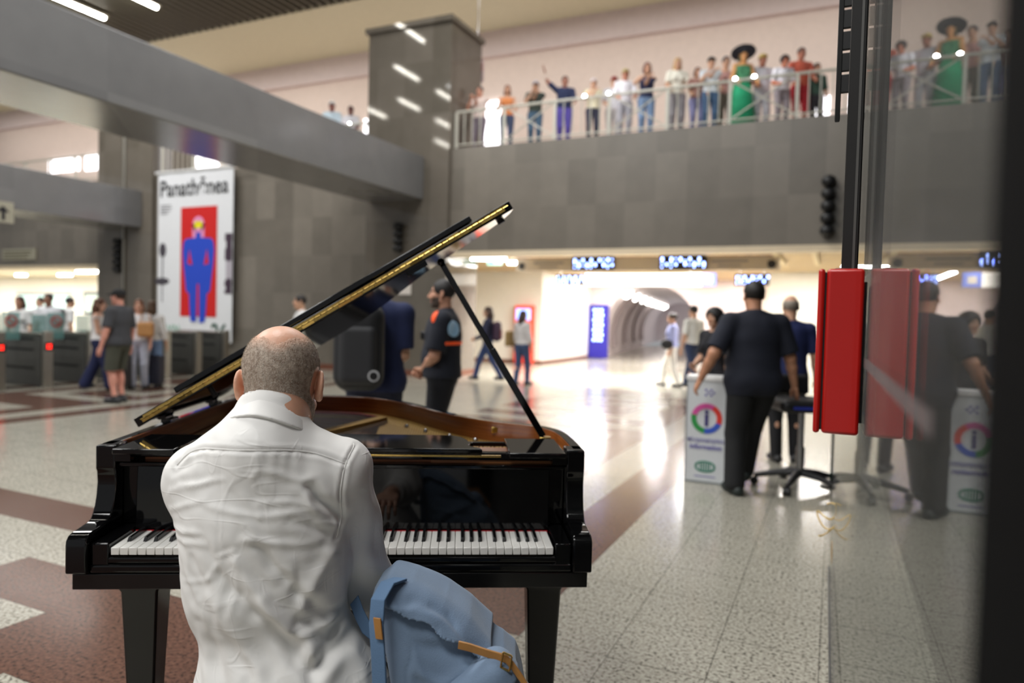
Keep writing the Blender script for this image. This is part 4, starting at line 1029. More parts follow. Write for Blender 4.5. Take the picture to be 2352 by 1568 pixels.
def crease(o, segs, base=.0012, f=34):
    """push cloth along its normal: ridges and valleys given as (x0, z0, x1, z1, mm, width mm), plus a soft ripple"""
    me = o.data; n = len(me.vertices); co = np.empty(n*3); me.vertices.foreach_get('co', co); co = co.reshape(-1, 3); nv = np.empty(n*3); me.vertex_normals.foreach_get('vector', nv); nv = nv.reshape(-1, 3)
    x, y, z = co.T; wob = .006*np.sin(x*70+z*50)+.004*np.sin(z*110-y*60)
    d = base*np.sin(x*f+2*np.sin(z*f*.5)+y*f*.6)*np.sin(z*f*.9-y*f*.5+1.3*np.sin(x*f*.6))
    for ax, az, bx, bz, mm, w in segs:
        q, t = seg_d(x+wob*.6+y*.12, z+wob*.6, (ax, az, bx, bz)); d = d+.001*mm*np.exp(-(q/(.001*w))**2)*np.sin(np.clip(t*.8+.1, 0, 1)*math.pi)**.6
    me.vertices.foreach_set('co', (co+nv*d[:, None]).ravel()); me.update()
V, Fq = nets(bag_body, (-.05, -.15, -.01), (.33, .15, .42), .0042)
bb = mesh_obj('body', V, Fq, M_CANV, rk)
crease(bb, [(.045, .28, .038, .02, -2.5, 4), (.052, .28, .047, .02, 2, 5), (.07, .285, .18, .262, -9, 16), (.06, .24, .16, .20, 6, 12), (.09, .21, .22, .265, 7, 13), (.07, .16, .15, .23, -7, 14), (.12, .10, .20, .17, 5, 11), (.055, .26, .10, .17, 4, 9), (.06, .06, .12, .12, -4, 12), (.14, .22, .21, .20, -5, 9)], .002)
FE = [(-.02, .338), (.005, .350), (.03, .348), (.06, .338), (.10, .318), (.14, .296), (.17, .280), (.20, .264), (.30, .262)]
def flap_fn(P):
    x, z = P[..., 0], P[..., 2]; edge = np.interp(x, [p[0] for p in FE], [p[1] for p in FE])+.004*np.sin(x*90)+.10*np.maximum(0, P[..., 1]-.02)
    flare = .010+.010*np.clip((edge+.05-z)/.05, 0, 1)
    d = bag_body(P)-flare; d = np.maximum(d, -(bag_body(P)-.002)); d = np.maximum(d, edge-z); return np.maximum(d, x-.212)
V, Fq = nets(flap_fn, (-.06, -.17, .20), (.24, .17, .43), .0036); fo = mesh_obj('flap', V, Fq, M_CANV, rk)
crease(fo, [(.0, .365, .07, .352, 4, 8), (.03, .37, .13, .325, -6, 9), (.05, .352, .15, .30, 4, 8), (.01, .325, .09, .312, -4, 7), (.09, .30, .18, .262, 3, 8), (.12, .335, .19, .27, -3, 6)], .0016)
pk = MB(); PA = rot_xyz(0, math.radians(-38), 0)
def pocket_fn(P):
    d = rbox(P, (.225, -.110, .152), (.085, .042, .105), .036, PA); return np.maximum(smax(d, -(bag_body(P)+.01), .004), -P[..., 2]+.004)
V, Fq = nets(pocket_fn, (.08, -.18, 0), (.36, 0, .33), .0045); pk = mesh_obj('front_pocket', V, Fq, M_CANV, rk); crease(pk, [(.16, .15, .26, .23, -4, 10), (.18, .10, .28, .18, 3, 10)], .002)
def pflap_fn(P):
    q = (P-A3(.225, -.110, .152))@PA
    d = rbox(P, (.225, -.110, .154), (.090, .050, .110), .038, PA); return np.maximum(np.maximum(d, -rbox(P, (.225, -.110, .152), (.086, .045, .105), .036, PA)), .030+.25*np.abs(q[..., 0])-q[..., 2])
V, Fq = nets(pflap_fn, (.08, -.19, .05), (.38, .0, .35), .0038); pf = mesh_obj('pocket_flap', V, Fq, M_CANV, rk); crease(pf, [], .0014, 40)
def ribbon(mb, pts, w, t, wd):
    pts = [Vector(p) for p in pts]; wd = Vector(wd).normalized(); vs = []; fs = []
    for i, p in enumerate(pts):
        d = (pts[min(i+1, len(pts)-1)]-pts[max(i-1, 0)]).normalized(); n = d.cross(wd).normalized()
        vs += [tuple(p+wd*w*a+n*t*c) for a, c in ((-1, -1), (1, -1), (1, 1), (-1, 1))]
    for i in range(len(pts)-1):
        for q in range(4): fs.append((i*4+q, i*4+(q+1) % 4, i*4+4+(q+1) % 4, i*4+4+q))
    fs += [(3, 2, 1, 0), tuple(len(vs)-4+q for q in range(4))]; mb.add(vs, fs)
MB().ball((.250, -.166, .222), (.010, .006, .010), 12).build('snap_button', mat('antique_brass', (140, 116, 92), .35, metal=.9), rk, smooth=True)
ls = MB(); ribbon(ls, [(.150, -.118, .296), (.172, -.124, .294), (.200, -.130, .288), (.240, -.142, .283), (.252, -.145, .272), (.268, -.150, .252), (.285, -.154, .228), (.298, -.156, .212)], .0085, .0018, (.1, -.25, 1))
ls.build('leather_strap', M_TAN, rk, bevel=.001)
bu = MB()
for a_, b_ in (((.234, -.148, .298), (.250, -.150, .292)), ((.230, -.148, .270), (.246, -.150, .264)), ((.234, -.148, .298), (.230, -.148, .270)), ((.250, -.150, .292), (.246, -.150, .264))): bu.tube([a_, b_], .0020, 6)
bu.build('strap_buckle', M_BRASS, rk, smooth='auto')
ss = MB(); ribbon(ss, [(.03, -.05, .392), (.010, -.085, .396), (-.002, -.115, .376), (-.002, -.128, .335), (.004, -.131, .27), (.009, -.131, .18), (.014, -.128, .08), (.02, -.12, .03)], .014, .003, (1, -.25, 0))
ss.build('shoulder_strap', M_CANV2, rk, bevel=.0015)
s2 = MB(); ribbon(s2, [(-.075, .02, .32), (-.062, .01, .295), (-.045, .0, .27), (-.02, .0, .25), (.01, .0, .25)], .012, .003, (.6, .4, .7)); s2.build('shoulder_strap', M_CANV2, rk, bevel=.0015)
ts = MB(); ribbon(ts, [(.0, -.133, .350), (.003, -.135, .330), (.006, -.137, .312)], .0075, .002, (1, -.3, 0)); ts.build('leather_tab', M_TAN, rk, bevel=.001)

# ================================================================ GLASS PARTITION on the right, red box, duct
def gx(y): return .062-.0105*y
def glass_mat():
    m = bpy.data.materials.new('partition_glass'); m.use_nodes = True; nt = m.node_tree; L = nt.links.new; nt.nodes.remove(nt.nodes['Principled BSDF']); out = nt.nodes['Material Output']
    lw = nt.nodes.new('ShaderNodeLayerWeight'); lw.inputs['Blend'].default_value = 0.5          # facing: 0 head-on .. 1 grazing
    pw = nt.nodes.new('ShaderNodeMath'); pw.operation = 'POWER'; L(lw.outputs['Facing'], pw.inputs[0]); pw.inputs[1].default_value = 5.0
    ma = nt.nodes.new('ShaderNodeMath'); ma.operation = 'MULTIPLY_ADD'; L(pw.outputs[0], ma.inputs[0]); ma.inputs[1].default_value = 0.50; ma.inputs[2].default_value = 0.04
    tr = nt.nodes.new('ShaderNodeBsdfTransparent'); tr.inputs[0].default_value = (.80, .82, .81, 1)
    gl = nt.nodes.new('ShaderNodeBsdfGlossy'); gl.inputs['Roughness'].default_value = 0.012; gl.inputs[0].default_value = (.95, .95, .95, 1)
    df = nt.nodes.new('ShaderNodeBsdfDiffuse'); df.inputs[0].default_value = (.35, .34, .33, 1)
    mx = nt.nodes.new('ShaderNodeMixShader'); L(ma.outputs[0], mx.inputs[0]); L(tr.outputs[0], mx.inputs[1]); L(gl.outputs[0], mx.inputs[2])
    # a thin film of dust
    tc = nt.nodes.new('ShaderNodeTexCoord'); n = nt.nodes.new('ShaderNodeTexNoise'); n.inputs['Scale'].default_value = 3; n.inputs['Detail'].default_value = 5; L(tc.outputs['Object'], n.inputs['Vector'])
    mr = nt.nodes.new('ShaderNodeMapRange'); mr.inputs['From Min'].default_value = .35; mr.inputs['From Max'].default_value = .75; mr.inputs['To Min'].default_value = .02; mr.inputs['To Max'].default_value = .10; L(n.outputs['Fac'], mr.inputs['Value'])
    m2 = nt.nodes.new('ShaderNodeMixShader'); L(mr.outputs[0], m2.inputs[0]); L(mx.outputs[0], m2.inputs[1]); L(df.outputs[0], m2.inputs[2]); L(m2.outputs[0], out.inputs['Surface'])
    return m
M_FROST = mat('frosted_film', (120, 110, 110), .7); M_FROST.node_tree.nodes['Principled BSDF'].inputs['Alpha'].default_value = .4
gp = thing('glass_partition', 'tall clear glass pane at the right edge that mirrors the hall', 'partition', (gx(2.0), 2.0, 0), math.atan(.0105))
MB().box((0, -1.68, .04), (.008, 2.3, 3.3)).build('pane', glass_mat(), gp)
MB().box((-.004, -1.95, 0), (.05, -1.665, 3.3)).build('frame', mat('matt_black_frame', (12, 12, 12), .95, spec=.05, var=0), gp, bevel=.004)
MB().box((-.004, -1.7, 0), (.014, 2.3, .04)).build('bottom_channel', mat('grey_aluminium', (120, 120, 122), .35, metal=.8), gp)
fs_ = MB().box((-.0007, -1.5, 1.322), (-.0002, -.64, 1.338)); o = fs_.build('frosted_strip', M_FROST, gp)
M_RED = mat('red_enamel', (190, 22, 14), 0.28, coat=.2, var=.04)
rb_ = thing('alarm_box', 'glossy red metal wall box fixed to the glass partition', 'box', (gx(1.48), 1.48, 1.2))
MB().box((-.063, -.125, 0), (-.003, .125, .292)).build('body', M_RED, rb_, bevel=.006, seg=3)
MB().box((-.077, -.125, .0), (-.066, .125, .292)).build('door', M_RED, rb_, bevel=.005, seg=3)
MB().box((-.066, -.118, .006), (-.062, .118, .286)).build('door_seal', M_DARK, rb_)
MB().tube([(-.04, -.02, .292), (-.04, -.02, .30)], .012, 12).build('top_bolt', M_STEEL, rb_)
MB().box((-.003, -.10, .02), (.002, .10, .27)).build('back_plate', M_DARK, rb_)
dk = thing('cable_duct', 'dark grey vertical cable duct running up from the red box', 'duct', (gx(1.66)-.022, 1.66, 1.3))
MB().box((-.016, -.014, 0), (.016, .014, 3.2)).build('channel', mat('dark_grey_metal', (52, 51, 50), .4, metal=.5), dk, bevel=.003)
MB().box((.004, -.017, 0), (.009, -.014, 3.2)).build('cover_lip', mat('grey_metal_lip', (104, 103, 100), .4, metal=.5), dk)
cr_ = thing('slotted_rail', 'black slotted rail hanging beside the grey duct, top right', 'rail', (gx(2.2)-.03, 2.2, 1.97))
ch = MB()
for sx in (-.026, .022): ch.prism([(-.010, .06), (.008, 0) if sx > 0 else (.004, .0), (.012, .0), (.012, 2.2), (-.010, 2.2)] if False else [(-.008, 0.05), (.004, 0), (.010, .03), (.010, 2.2), (-.008, 2.2)], sx-.007, sx+.007, 'x')
for k in range(36): ch.box((-.026, -.006, .08+.06*k), (.022, .006, .131+.06*k))
ch.build('rail_frame', mat('black_rubber', (20, 20, 20), .5), cr_, bevel=.002)
tp = MB().box((-.0012, -.06, .29), (-.0004, .10, .36)); tp.T = Matrix.Identity(4)
o = tp.build('tape_patch', mat('ochre_tape', (176, 128, 40), .6), None); o.location = (gx(3.6), 3.6, 0); o.rotation_euler = (0, 0, math.atan(.0105)); tag(o, 'small ochre patch of tape stuck low on the glass partition', 'tape')
# curl of pale string by the glass foot
cp = [(gx(3.5)-.03+.04*math.sin(t*1.7), 3.5+.03*math.cos(t*2.3), .57-.022*t*1.0+.02*math.sin(t*3)) for t in np.linspace(0, 6, 40)]
o = MB().tube(cp, .0035, 6).build('string_curl', mat('pale_string', (206, 176, 110), .8), None, smooth='auto'); tag(o, 'tangled curl of pale string dangling on the glass partition', 'string')

# ================================================================ INFORMATION TOTEM
M_TOT = mat('white_laminate', (214, 218, 222), 0.4, var=.02)
M_VIO = mat('violet_ink', (96, 88, 168), .6, var=0); M_TEALI = mat('green_ink', (40, 128, 104), .6, var=0); M_INDI = mat('indigo_ink', (60, 52, 120), .6, var=0)
tt_ = thing('information_stand', 'white floor stand with a coloured ring around a letter i', 'stand', (-.985, 6.2, 0), 0)
MB().box((-.172, 0, .012), (.172, .17, .895)).build('body', M_TOT, tt_, bevel=.006)
MB().box((-.182, -.012, .895), (.182, .18, .935)).build('top', mat('white_gloss', (244, 244, 244), .3), tt_, bevel=.005)
MB().box((-.178, -.004, 0), (.178, .174, .014)).build('base', mat('grey_base', (130, 136, 138), .5), tt_)
MB().box((-.177, -.003, .014), (-.170, .0, .895)).build('edge_trim', mat('grey_base', (130, 136, 138), .5), tt_)
def ring(mb, cx, cz, r0, r1, a0, a1, y, n=24):
    ps = [(cx+r1*math.cos(t), cz+r1*math.sin(t)) for t in np.linspace(a0, a1, n)]+[(cx+r0*math.cos(t), cz+r0*math.sin(t)) for t in np.linspace(a1, a0, n)]
    for k in range(n-1): mb.prism([ps[k], ps[k+1], ps[2*n-2-k], ps[2*n-1-k]], y, y+.002, 'y')
D = math.radians
for nm, c, a0, a1 in (('pink', (214, 84, 160), 60, 165), ('green', (50, 150, 76), 165, 262), ('blue', (58, 92, 196), 262, 340), ('red', (220, 62, 50), 340, 420)):
    m_ = MB(); ring(m_, 0, .565, .086, .132, D(a0), D(a1), -.003); m_.build('ring_segment', mat('ink_'+nm, c, .5, var=0), tt_)
text('letter_i', 'i', .20, M_INDI, tt_, (0, -.002, .565), (math.pi/2, 0, 0), bold=.006)
text('lettering', 'πληροφορίες', .050, M_VIO, tt_, (0, -.002, .375), (math.pi/2, 0, 0)); text('lettering', 'information', .058, M_VIO, tt_, (0, -.002, .315), (math.pi/2, 0, 0), bold=.001)
em = MB()
for s in (1, -1): em.prism([(.088*math.cos(t)*1.0, s*.05*math.sin(t)**.8+.145) for t in np.linspace(0.01, math.pi-.01, 20)]+[(.07*math.cos(t), s*.036*math.sin(t)**.8+.145) for t in np.linspace(math.pi-.01, .01, 20)], -.003, 0, 'y')
for x in (-.04, -.02, .0, .02, .04): em.prism([(x-.005, .112), (x+.005, .112), (x+.005, .178), (x-.005, .178)], -.003, 0, 'y')
em.build('eye_emblem', M_TEALI, tt_); MB().box((-.09, -.002, .055), (.09, 0, .062)).build('small_print', M_VIO, tt_)
pc = MB()
for i in range(4):
    for j in range(3):
        if (i+j) % 2 == 0: pc.box((-.02+.022*i, -.002, .76+.022*j), (-.002+.022*i, 0, .778+.022*j))
pc.build('small_mark', M_VIO, tt_)

# ================================================================ SWIVEL STOOL beside the heavy man
sp_ = at_z(1835, 1120, 0)
stl = thing('swivel_chair', 'black swivel work chair on a five-star base, held by the heavy man', 'chair', (sp_[0], sp_[1], 0), CAMYAW)
M_BLK = mat('black_plastic', (24, 24, 26), .45)
for k in range(5):
    a = 2*math.pi*k/5+.3; ca, sa = math.cos(a), math.sin(a)
    l_ = MB(); l_.tube([(0, 0, .115), (ca*.15, sa*.15, .10), (ca*.30, sa*.30, .065)], [.030, .024, .017], 8); l_.build('base_arm', M_BLK, stl, smooth='auto')
    w = MB(); w.tube([(ca*.30-sa*.022, sa*.30+ca*.022, .028), (ca*.30+sa*.022, sa*.30-ca*.022, .028)], .028, 12); w.build('caster', M_BLK, stl, smooth='auto')
MB().tube([(0, 0, .1), (0, 0, .30)], .030, 14).build('gas_column', M_STEEL, stl, smooth='auto'); MB().tube([(0, 0, .28), (0, 0, .56)], .021, 14).build('piston', M_STEEL, stl, smooth='auto')
V, Fq = nets(lambda P: rbox(P, (0, 0, .60), (.21, .20, .045), .04), (-.24, -.24, .53), (.24, .24, .67), .012); mesh_obj('seat', V, Fq, M_BLK, stl)
V, Fq = nets(lambda P: rbox(P, (-.03, .235, .72), (.17, .03, .075), .028, rot_xyz(-.12, 0, 0)), (-.24, .14, .60), (.2, .34, .85), .012); mesh_obj('backrest', V, Fq, M_BLK, stl)
stl.scale = (1.22, 1.22, 1.2)
MB().box((-.14, -.208, .585), (.14, -.199, .602)).build('blue_edge', mat('blue_piping', (44, 58, 160), .5), stl)
MB().tube([(0, .16, .57), (0, .22, .62), (0, .235, .68)], .016, 8).build('back_bracket', M_BLK, stl, smooth='auto')
pl_ = at_z(1909, 1118, 0)
sk2 = thing('sign_pole', 'thin dark green pole standing under the red box by the glass', 'pole', (pl_[0], pl_[1], 0))
MB().tube([(0, 0, .0), (0, 0, .62)], .013, 10).build('post', mat('dark_green_pole', (22, 40, 36), .4), sk2, smooth='auto'); MB().lathe([(.09, 0), (.09, .012), (.02, .02)], 18).build('foot', M_BLK, sk2, smooth='auto')

# ================================================================ BANNER on the back wall
bn_ = thing('banner', 'tall white hanging banner with a blue figure on a red panel', 'banner', (-15.95, 13.70, 0), 0)
M_BAN = mat('banner_cloth', (226, 228, 232), .8, var=.01); M_INKK = mat('black_ink', (34, 34, 38), .8, var=0); M_BRED = mat('banner_red', (206, 26, 24), .8, var=0); M_BBLU = mat('banner_blue', (34, 72, 196), .8, var=0)
W2_ = 1.42; bz0, bz1 = .55, 5.18
for x in (-1.2, 1.2): MB().tube([(x, 0, 5.2), (x, .19, 5.19)], .02, 6).build('bracket', M_STEEL, bn_)
bn2 = MB(); nseg = 24
vs = []; fs = []
for i in range(nseg+1):
    x = -W2_+2*W2_*i/nseg
    for zz_ in (bz0, bz1):
        for yy in (0, .012): vs.append((x, yy+.004*math.sin(i*1.1), zz_))
for i in range(nseg):
    a = i*4; b = a+4; fs += [(a, b, b+2, a+2), (a+1, a+3, b+3, b+1), (a+2, b+2, b+3, a+3), (a, a+1, b+1, b)]
fs += [(0, 2, 3, 1), (nseg*4, nseg*4+1, nseg*4+3, nseg*4+2)]; bn2.add(vs, fs); bn2.build('cloth', M_BAN, bn_, smooth='auto')
MB().tube([(-W2_-.1, .0, 5.2), (W2_+.45, .0, 5.2)], .04, 10).build('top_rod', mat('white_rod', (214, 214, 214), .4), bn_, smooth='auto')
text('lettering', 'Panathēnea', .60, M_INKK, bn_, (-W2_+.07, -.012, 4.72), (math.pi/2, 0, 0), 'LEFT', bold=.006).scale = (.93, 1.05, 1)
for k, w in enumerate((.42, .46, .40, .30)): MB().box((-W2_+.1, -.010, 4.27-.075*k), (-W2_+.1+w, -.006, 4.30-.075*k)).build('small_print', mat('grey_ink', (150, 150, 156), .8, var=0), bn_)
MB().box((-.50, -.012, 1.22), (.86, -.006, 4.20)).build('red_panel', M_BRED, bn_)
half = [(0, 3.52), (.07, 3.55), (.10, 3.42), (.16, 3.36), (.46, 3.34), (.56, 3.26), (.60, 3.0), (.56, 2.6), (.50, 2.25), (.46, 1.95), (.40, 1.86), (.34, 1.86), (.30, 1.3), (.27, 1.08), (.06, 1.08), (.04, 2.1), (0, 2.12)]
fg = MB()
for s in (1, -1):
    pts_ = [(.18+s*x, z) for x, z in half]
    if s > 0: pts_ = pts_[:-3]+[(.18+.06, 1.04), (.18+.04, 2.1), (.18, 2.12)]
    fg.prism(pts_, -.018, -.012, 'y')
fg.build('figure_print', M_BBLU, bn_)
for s in (1, -1): MB().prism([(.18+s*.22, 2.62), (.18+s*.40, 2.66), (.18+s*.33, 3.05)], -.022, -.018, 'y').build('arm_gap_print', M_BRED, bn_)
hd = MB(); ring(hd, .18, 3.72, .10, .22, 0, 2*math.pi, -.022)
hd.prism([(.18-.22, 3.74), (.18-.22, 3.36), (.18-.10, 3.36), (.18-.09, 3.74)], -.022, -.018, 'y'); hd.prism([(.18+.22, 3.74), (.18+.22, 3.36), (.18+.10, 3.36), (.18+.09, 3.74)], -.022, -.018, 'y')
hd.build('hair_print', mat('pink_ink', (232, 150, 196), .8, var=0), bn_)
MB().box((.04, -.026, 3.62), (.32, -.020, 3.80)).build('face_print', mat('yellow_ink', (236, 224, 30), .8, var=0), bn_)
ob = MB(); ob.ball((-1.22, -.004, 3.05), (.14, .012, .20), 16); ob.box((-1.235, -.012, 2.25), (-1.205, -.004, 2.9)); ob.ball((-1.24, -.004, 2.18), (.30, .012, .10), 16); ob.box((-1.235, -.012, 1.6), (-1.215, -.004, 2.1)); ob.build('instrument_print', mat('dark_grey_ink', (70, 66, 74), .8, var=0), bn_)
ob = MB()
ob.box((1.20, -.009, 1.85), (1.40, -.006, 3.45))
for k, (z0, z1) in enumerate(((3.25, 3.45), (2.75, 3.05), (2.05, 2.2), (1.85, 1.95))): ob.box((1.16, -.012, z0), (1.41, -.006, z1))
ob.build('photo_print', mat('plum_ink', (66, 50, 66), .8, var=0), bn_); MB().box((1.20, -.012, 2.25), (1.42, -.006, 2.72)).build('photo_print', mat('pale_grey_ink', (176, 170, 180), .8, var=0), bn_)
text('lettering', 'ΙΟΥΝ', .36, mat('pale_green_ink', (120, 176, 150), .8, var=0), bn_, (-.95, -.012, .82), (math.pi/2, 0, 0)); text('lettering', '26', .62, mat('dark_green_ink', (44, 84, 70), .8, var=0), bn_, (.98, -.012, .80), (math.pi/2, 0, 0), bold=.01)

# ================================================================ FARE GATES
M_GATE = mat('dark_gate_cabinet', (84, 84, 81), .4, metal=.2); M_INOX = mat('brushed_steel', (176, 172, 162), .32, metal=.85, var=.05)
def pad_mat():
    m = bpy.data.materials.new('teal_gate_glass'); m.use_nodes = True; nt = m.node_tree; b = nt.nodes['Principled BSDF']; b.inputs['Base Color'].default_value = (*lin((150, 206, 202)), 1); b.inputs['Roughness'].default_value = .1; b.inputs['Alpha'].default_value = .55; return m
M_PAD = pad_mat()
GL = ['at the left edge, with a red cross', 'with a red cross, below the man in white', 'just left of the woman in navy trousers', 'half hidden behind the man in the black cap', 'right beside the two suitcases', 'under the tall banner', 'farthest right, by the banner foot and lid']
def gate(y, label, cross, k_=0):
    t = thing('fare_gate', label, 'gate', (-12.35, y, 0), 0, 'row of fare gates')
    MB().box((-1.45, -.09, 0), (-.06, .09, .90)).build('cabinet', M_GATE, t, bevel=.01)
    MB().box((-.06, -.075, 0), (.03, .075, .96)).build('end_post', M_INOX, t, bevel=.012)
    MB().box((-1.45, -.10, .90), (-.06, .10, .93)).build('top_cover', M_INOX, t, bevel=.006)
    for z in (.80, .62, .30): MB().box((-1.2, -.096, z), (-.25, -.089, z+.035)).build('side_groove', M_DARK, t)
    if cross:
        c = MB()
        for s in (1, -1):
            c.T = Matrix.Translation((.034, 0, .70)) @ Matrix.Rotation(s*math.pi/4, 4, 'X'); c.box((-.003, -.05, -.013), (.003, .05, .013))
        c.build('red_cross_light', mat('lit_red', (255, 40, 30), .4, emit=3.5, var=0), t)
        MB().box((.028, -.07, .63), (.0315, .07, .77)).build('display', M_DARK, t)
    if k_ > 2: return t
    pd = MB().box((-.62, .09, .80), (-.60, .35, 1.24)).build('glass_paddle', M_PAD, t, bevel=.01)
    st_ = MB(); st_.T = Matrix.Translation((-.595, .51, 1.12)) @ Matrix.Rotation(math.pi/2, 4, 'Z')
    ring(st_, 0, 0, .075, .105, 0, 2*math.pi, -.004); st_.T = st_.T @ Matrix.Rotation(math.pi/4, 4, 'Y'); st_.box((-.085, -.004, -.012), (.085, .0, .012)); st_.build('no_entry_sticker', mat('sticker_red', (196, 60, 58), .6, var=0), t)
    MB().box((-.615, .36, .80), (-.605, .66, 1.28)).build('fixed_pane', M_PAD, t)
    return t
for k, y in enumerate((6.83, 7.6, 8.39, 9.18, 9.98, 10.75, 11.5)): gate(y, 'dark fare gate with steel post, '+GL[k], k in (0, 1), k)

# ================================================================ SIGNS AND LAMPS IN THE CORRIDOR AND HALLS
M_LED = mat('blue_white_led', (150, 176, 255), .4, emit=9, var=0); M_SIGNW = mat('sign_board', (214, 204, 188), .5, var=.02); M_LBOX = mat('lit_white_box', (255, 250, 244), .4, emit=2.2, var=0); M_BLUEB = mat('lit_blue_box', (34, 28, 140), .4, emit=.3, var=0)
sb = thing('direction_sign', 'long beige hanging sign band over the corridor mouth with grey arrows', 'sign', (-4.1, 15.5, 2.54))
MB().box((-3.0, 0, 0), (3.0, .12, .31)).build('board', M_SIGNW, sb, bevel=.005); MB().box((-3.0, -.004, .295), (3.0, .0, .318)).build('top_stripe', mat('maroon_stripe', (128, 60, 52), .6), sb)
for x, s_ in ((-2.85, -1), (2.85, 1)):
    a = MB(); a.ball((x, -.004, .12), (.09, .008, .09), 14); a.prism([(x+.1*s_*-1, .20), (x+.02, .16), (x-.02, .10)], -.006, 0, 'y'); a.build('arrow', mat('dark_grey_arrow', (50, 52, 58), .6), sb)
for x in (-2.15, 2.0):
    MB().box((x-.38, -.004, .17), (x+.38, 0, .215)).build('small_print', mat('grey_ink', (150, 150, 156), .8, var=0), sb); MB().box((x-.24, -.004, .08), (x+.24, 0, .115)).build('small_print', mat('grey_ink', (150, 150, 156), .8, var=0), sb)
for x in (-2.4, 0, 2.4): MB().tube([(x, .06, .31), (x, .06, .34)], .02, 8).build('hanger', M_STEEL, sb)
def led(name_label, loc, w, h, group=None):
    t = thing('led_display', name_label, 'display', loc, 0, group)
    MB().box((-w/2, 0, 0), (w/2, .08, h)).build('case', M_DARK, t, bevel=.006)
    d = MB(); r = h*.055; rr_ = random.Random(int(loc[0]*100))
    nx = int(w/(h*.30))
    for i in range(nx):
        x = -w/2+w*(i+.6)/nx
        for j in range(5):
            if rr_.random() < .42: d.box((x-r, -.004, h*(.2+.14*j)-r), (x+r, 0, h*(.2+.14*j)+r))
        d.box((x-r, -.004, h*(.28 if i % 2 else .62)), (x+r*1.6, 0, h*(.46 if i % 2 else .84)))
    tag(d.build('lit_dots', M_LED, t), kind='stuff')
    for sx in (-.35, .35): MB().tube([(w*sx, .04, h), (w*sx, .04, 2.885-loc[2])], .012, 6).build('hanger', M_STEEL, t)
    return t
led('blue lit display on the sign band, left of the two', (-5.12, 15.40, 2.545), 1.0, .315); led('blue lit display on the sign band, right of the two', (-3.08, 15.40, 2.545), 1.0, .315)
led('far blue lit display above the passage, left side', (-6.97, 19.0, 2.40), .9, .29); led('far blue lit display behind the head of the heavy man', (-2.0, 19.0, 2.40), .85, .29)
lb = thing('lightbox_sign', 'long glowing white sign box over the vaulted passage', 'sign', (-4.9, 19.0, 2.38)); MB().box((-1.62, 0, 0), (1.62, .12, .34)).build('panel', M_LBOX, lb, bevel=.005); MB().box((1.62, .0, 0), (2.0, .12, .34)).build('blue_icon', mat('icon_blue', (80, 96, 170), .5), lb); MB().box((1.72, -.005, .08), (1.9, 0, .25)).build('pictogram', M_SIGNW, lb)
for sx in (-1.3, 1.3): MB().tube([(sx, .06, .34), (sx, .06, .505)], .012, 6).build('hanger', M_STEEL, lb)
es = thing('exit_sign', 'small green and white lit exit sign at the corridor ceiling', 'sign', (-7.7, 15.5, 2.70)); MB().box((-.19, 0, 0), (.19, .06, .17)).build('panel', mat('lit_pale_green', (190, 246, 236), .4, emit=1.6, var=0), es, bevel=.004); MB().box((-.15, -.004, .03), (-.02, 0, .13)).build('pictogram', mat('lit_green', (60, 200, 160), .4, emit=1.2, var=0), es)
for L_, x, y in (('lit corridor tube nearer the stone pillar', -7.55, 14.9), ('lit corridor tube further from the pillar, below the exit sign', -7.2, 16.2)):
    t = thing('ceiling_lamp', L_, 'lamp', (x, y, 2.80), math.radians(20)); MB().tube([(-.42, 0, 0), (.42, 0, 0)], .05, 10).build('tube', M_TUBEC, t, smooth='auto'); MB().box((-.45, -.06, .04), (.45, .06, .075)).build('housing', M_FIT, t)
for k in range(3):
    o = MB().box((-1.2+.72*k, 14.3, 2.80), (-1.1+.72*k, 17.8, 2.86)).build('trim_%d' % (20+k), mat('pale_slat', (226, 206, 160), .5)); tag(o, kind='structure')
bb_ = thing('advert_lightbox', 'tall narrow deep-blue lit panel with white writing at the corridor end', 'sign', (-7.86, 24.5, .02), 0); MB().box((-.36, 0, 0), (.36, .12, 1.95)).build('case', M_BLUEB, bb_, bevel=.01)
d = MB()
for k in range(7):
    for j in range(3): d.box((-.20+.14*j+.03*(k % 2), -.006, .62+.18*k), (-.13+.14*j+.03*(k % 2), 0, .72+.18*k))
d.build('white_marks', M_LED, bb_)
vm = thing('vending_machine', 'orange-red machine with a lit top behind the woman in a white shirt', 'machine', (-8.75, 19.72, 0)); MB().box((-.30, 0, .02), (.30, .26, 1.80)).build('body', mat('orange_red_panel', (238, 70, 40), .4, emit=.35, var=.03), vm, bevel=.02); MB().box((-.24, -.006, 1.35), (.24, 0, 1.70)).build('screen', mat('lit_blue_screen', (150, 180, 255), .4, emit=2.0, var=0), vm); MB().box((-.24, -.006, .75), (.10, 0, 1.30)).build('window', M_DARK, vm)
wp = thing('notice', 'white notice with red print on the stone pillar beside the lid', 'notice', (-9.15, 13.76, 1.88)); MB().box((-.17, 0, 0), (.17, .015, .48)).build('sheet', mat('notice_paper', (222, 214, 206), .7), wp); MB().box((-.12, -.003, .30), (.12, 0, .42)).build('red_print', M_BRED, wp)
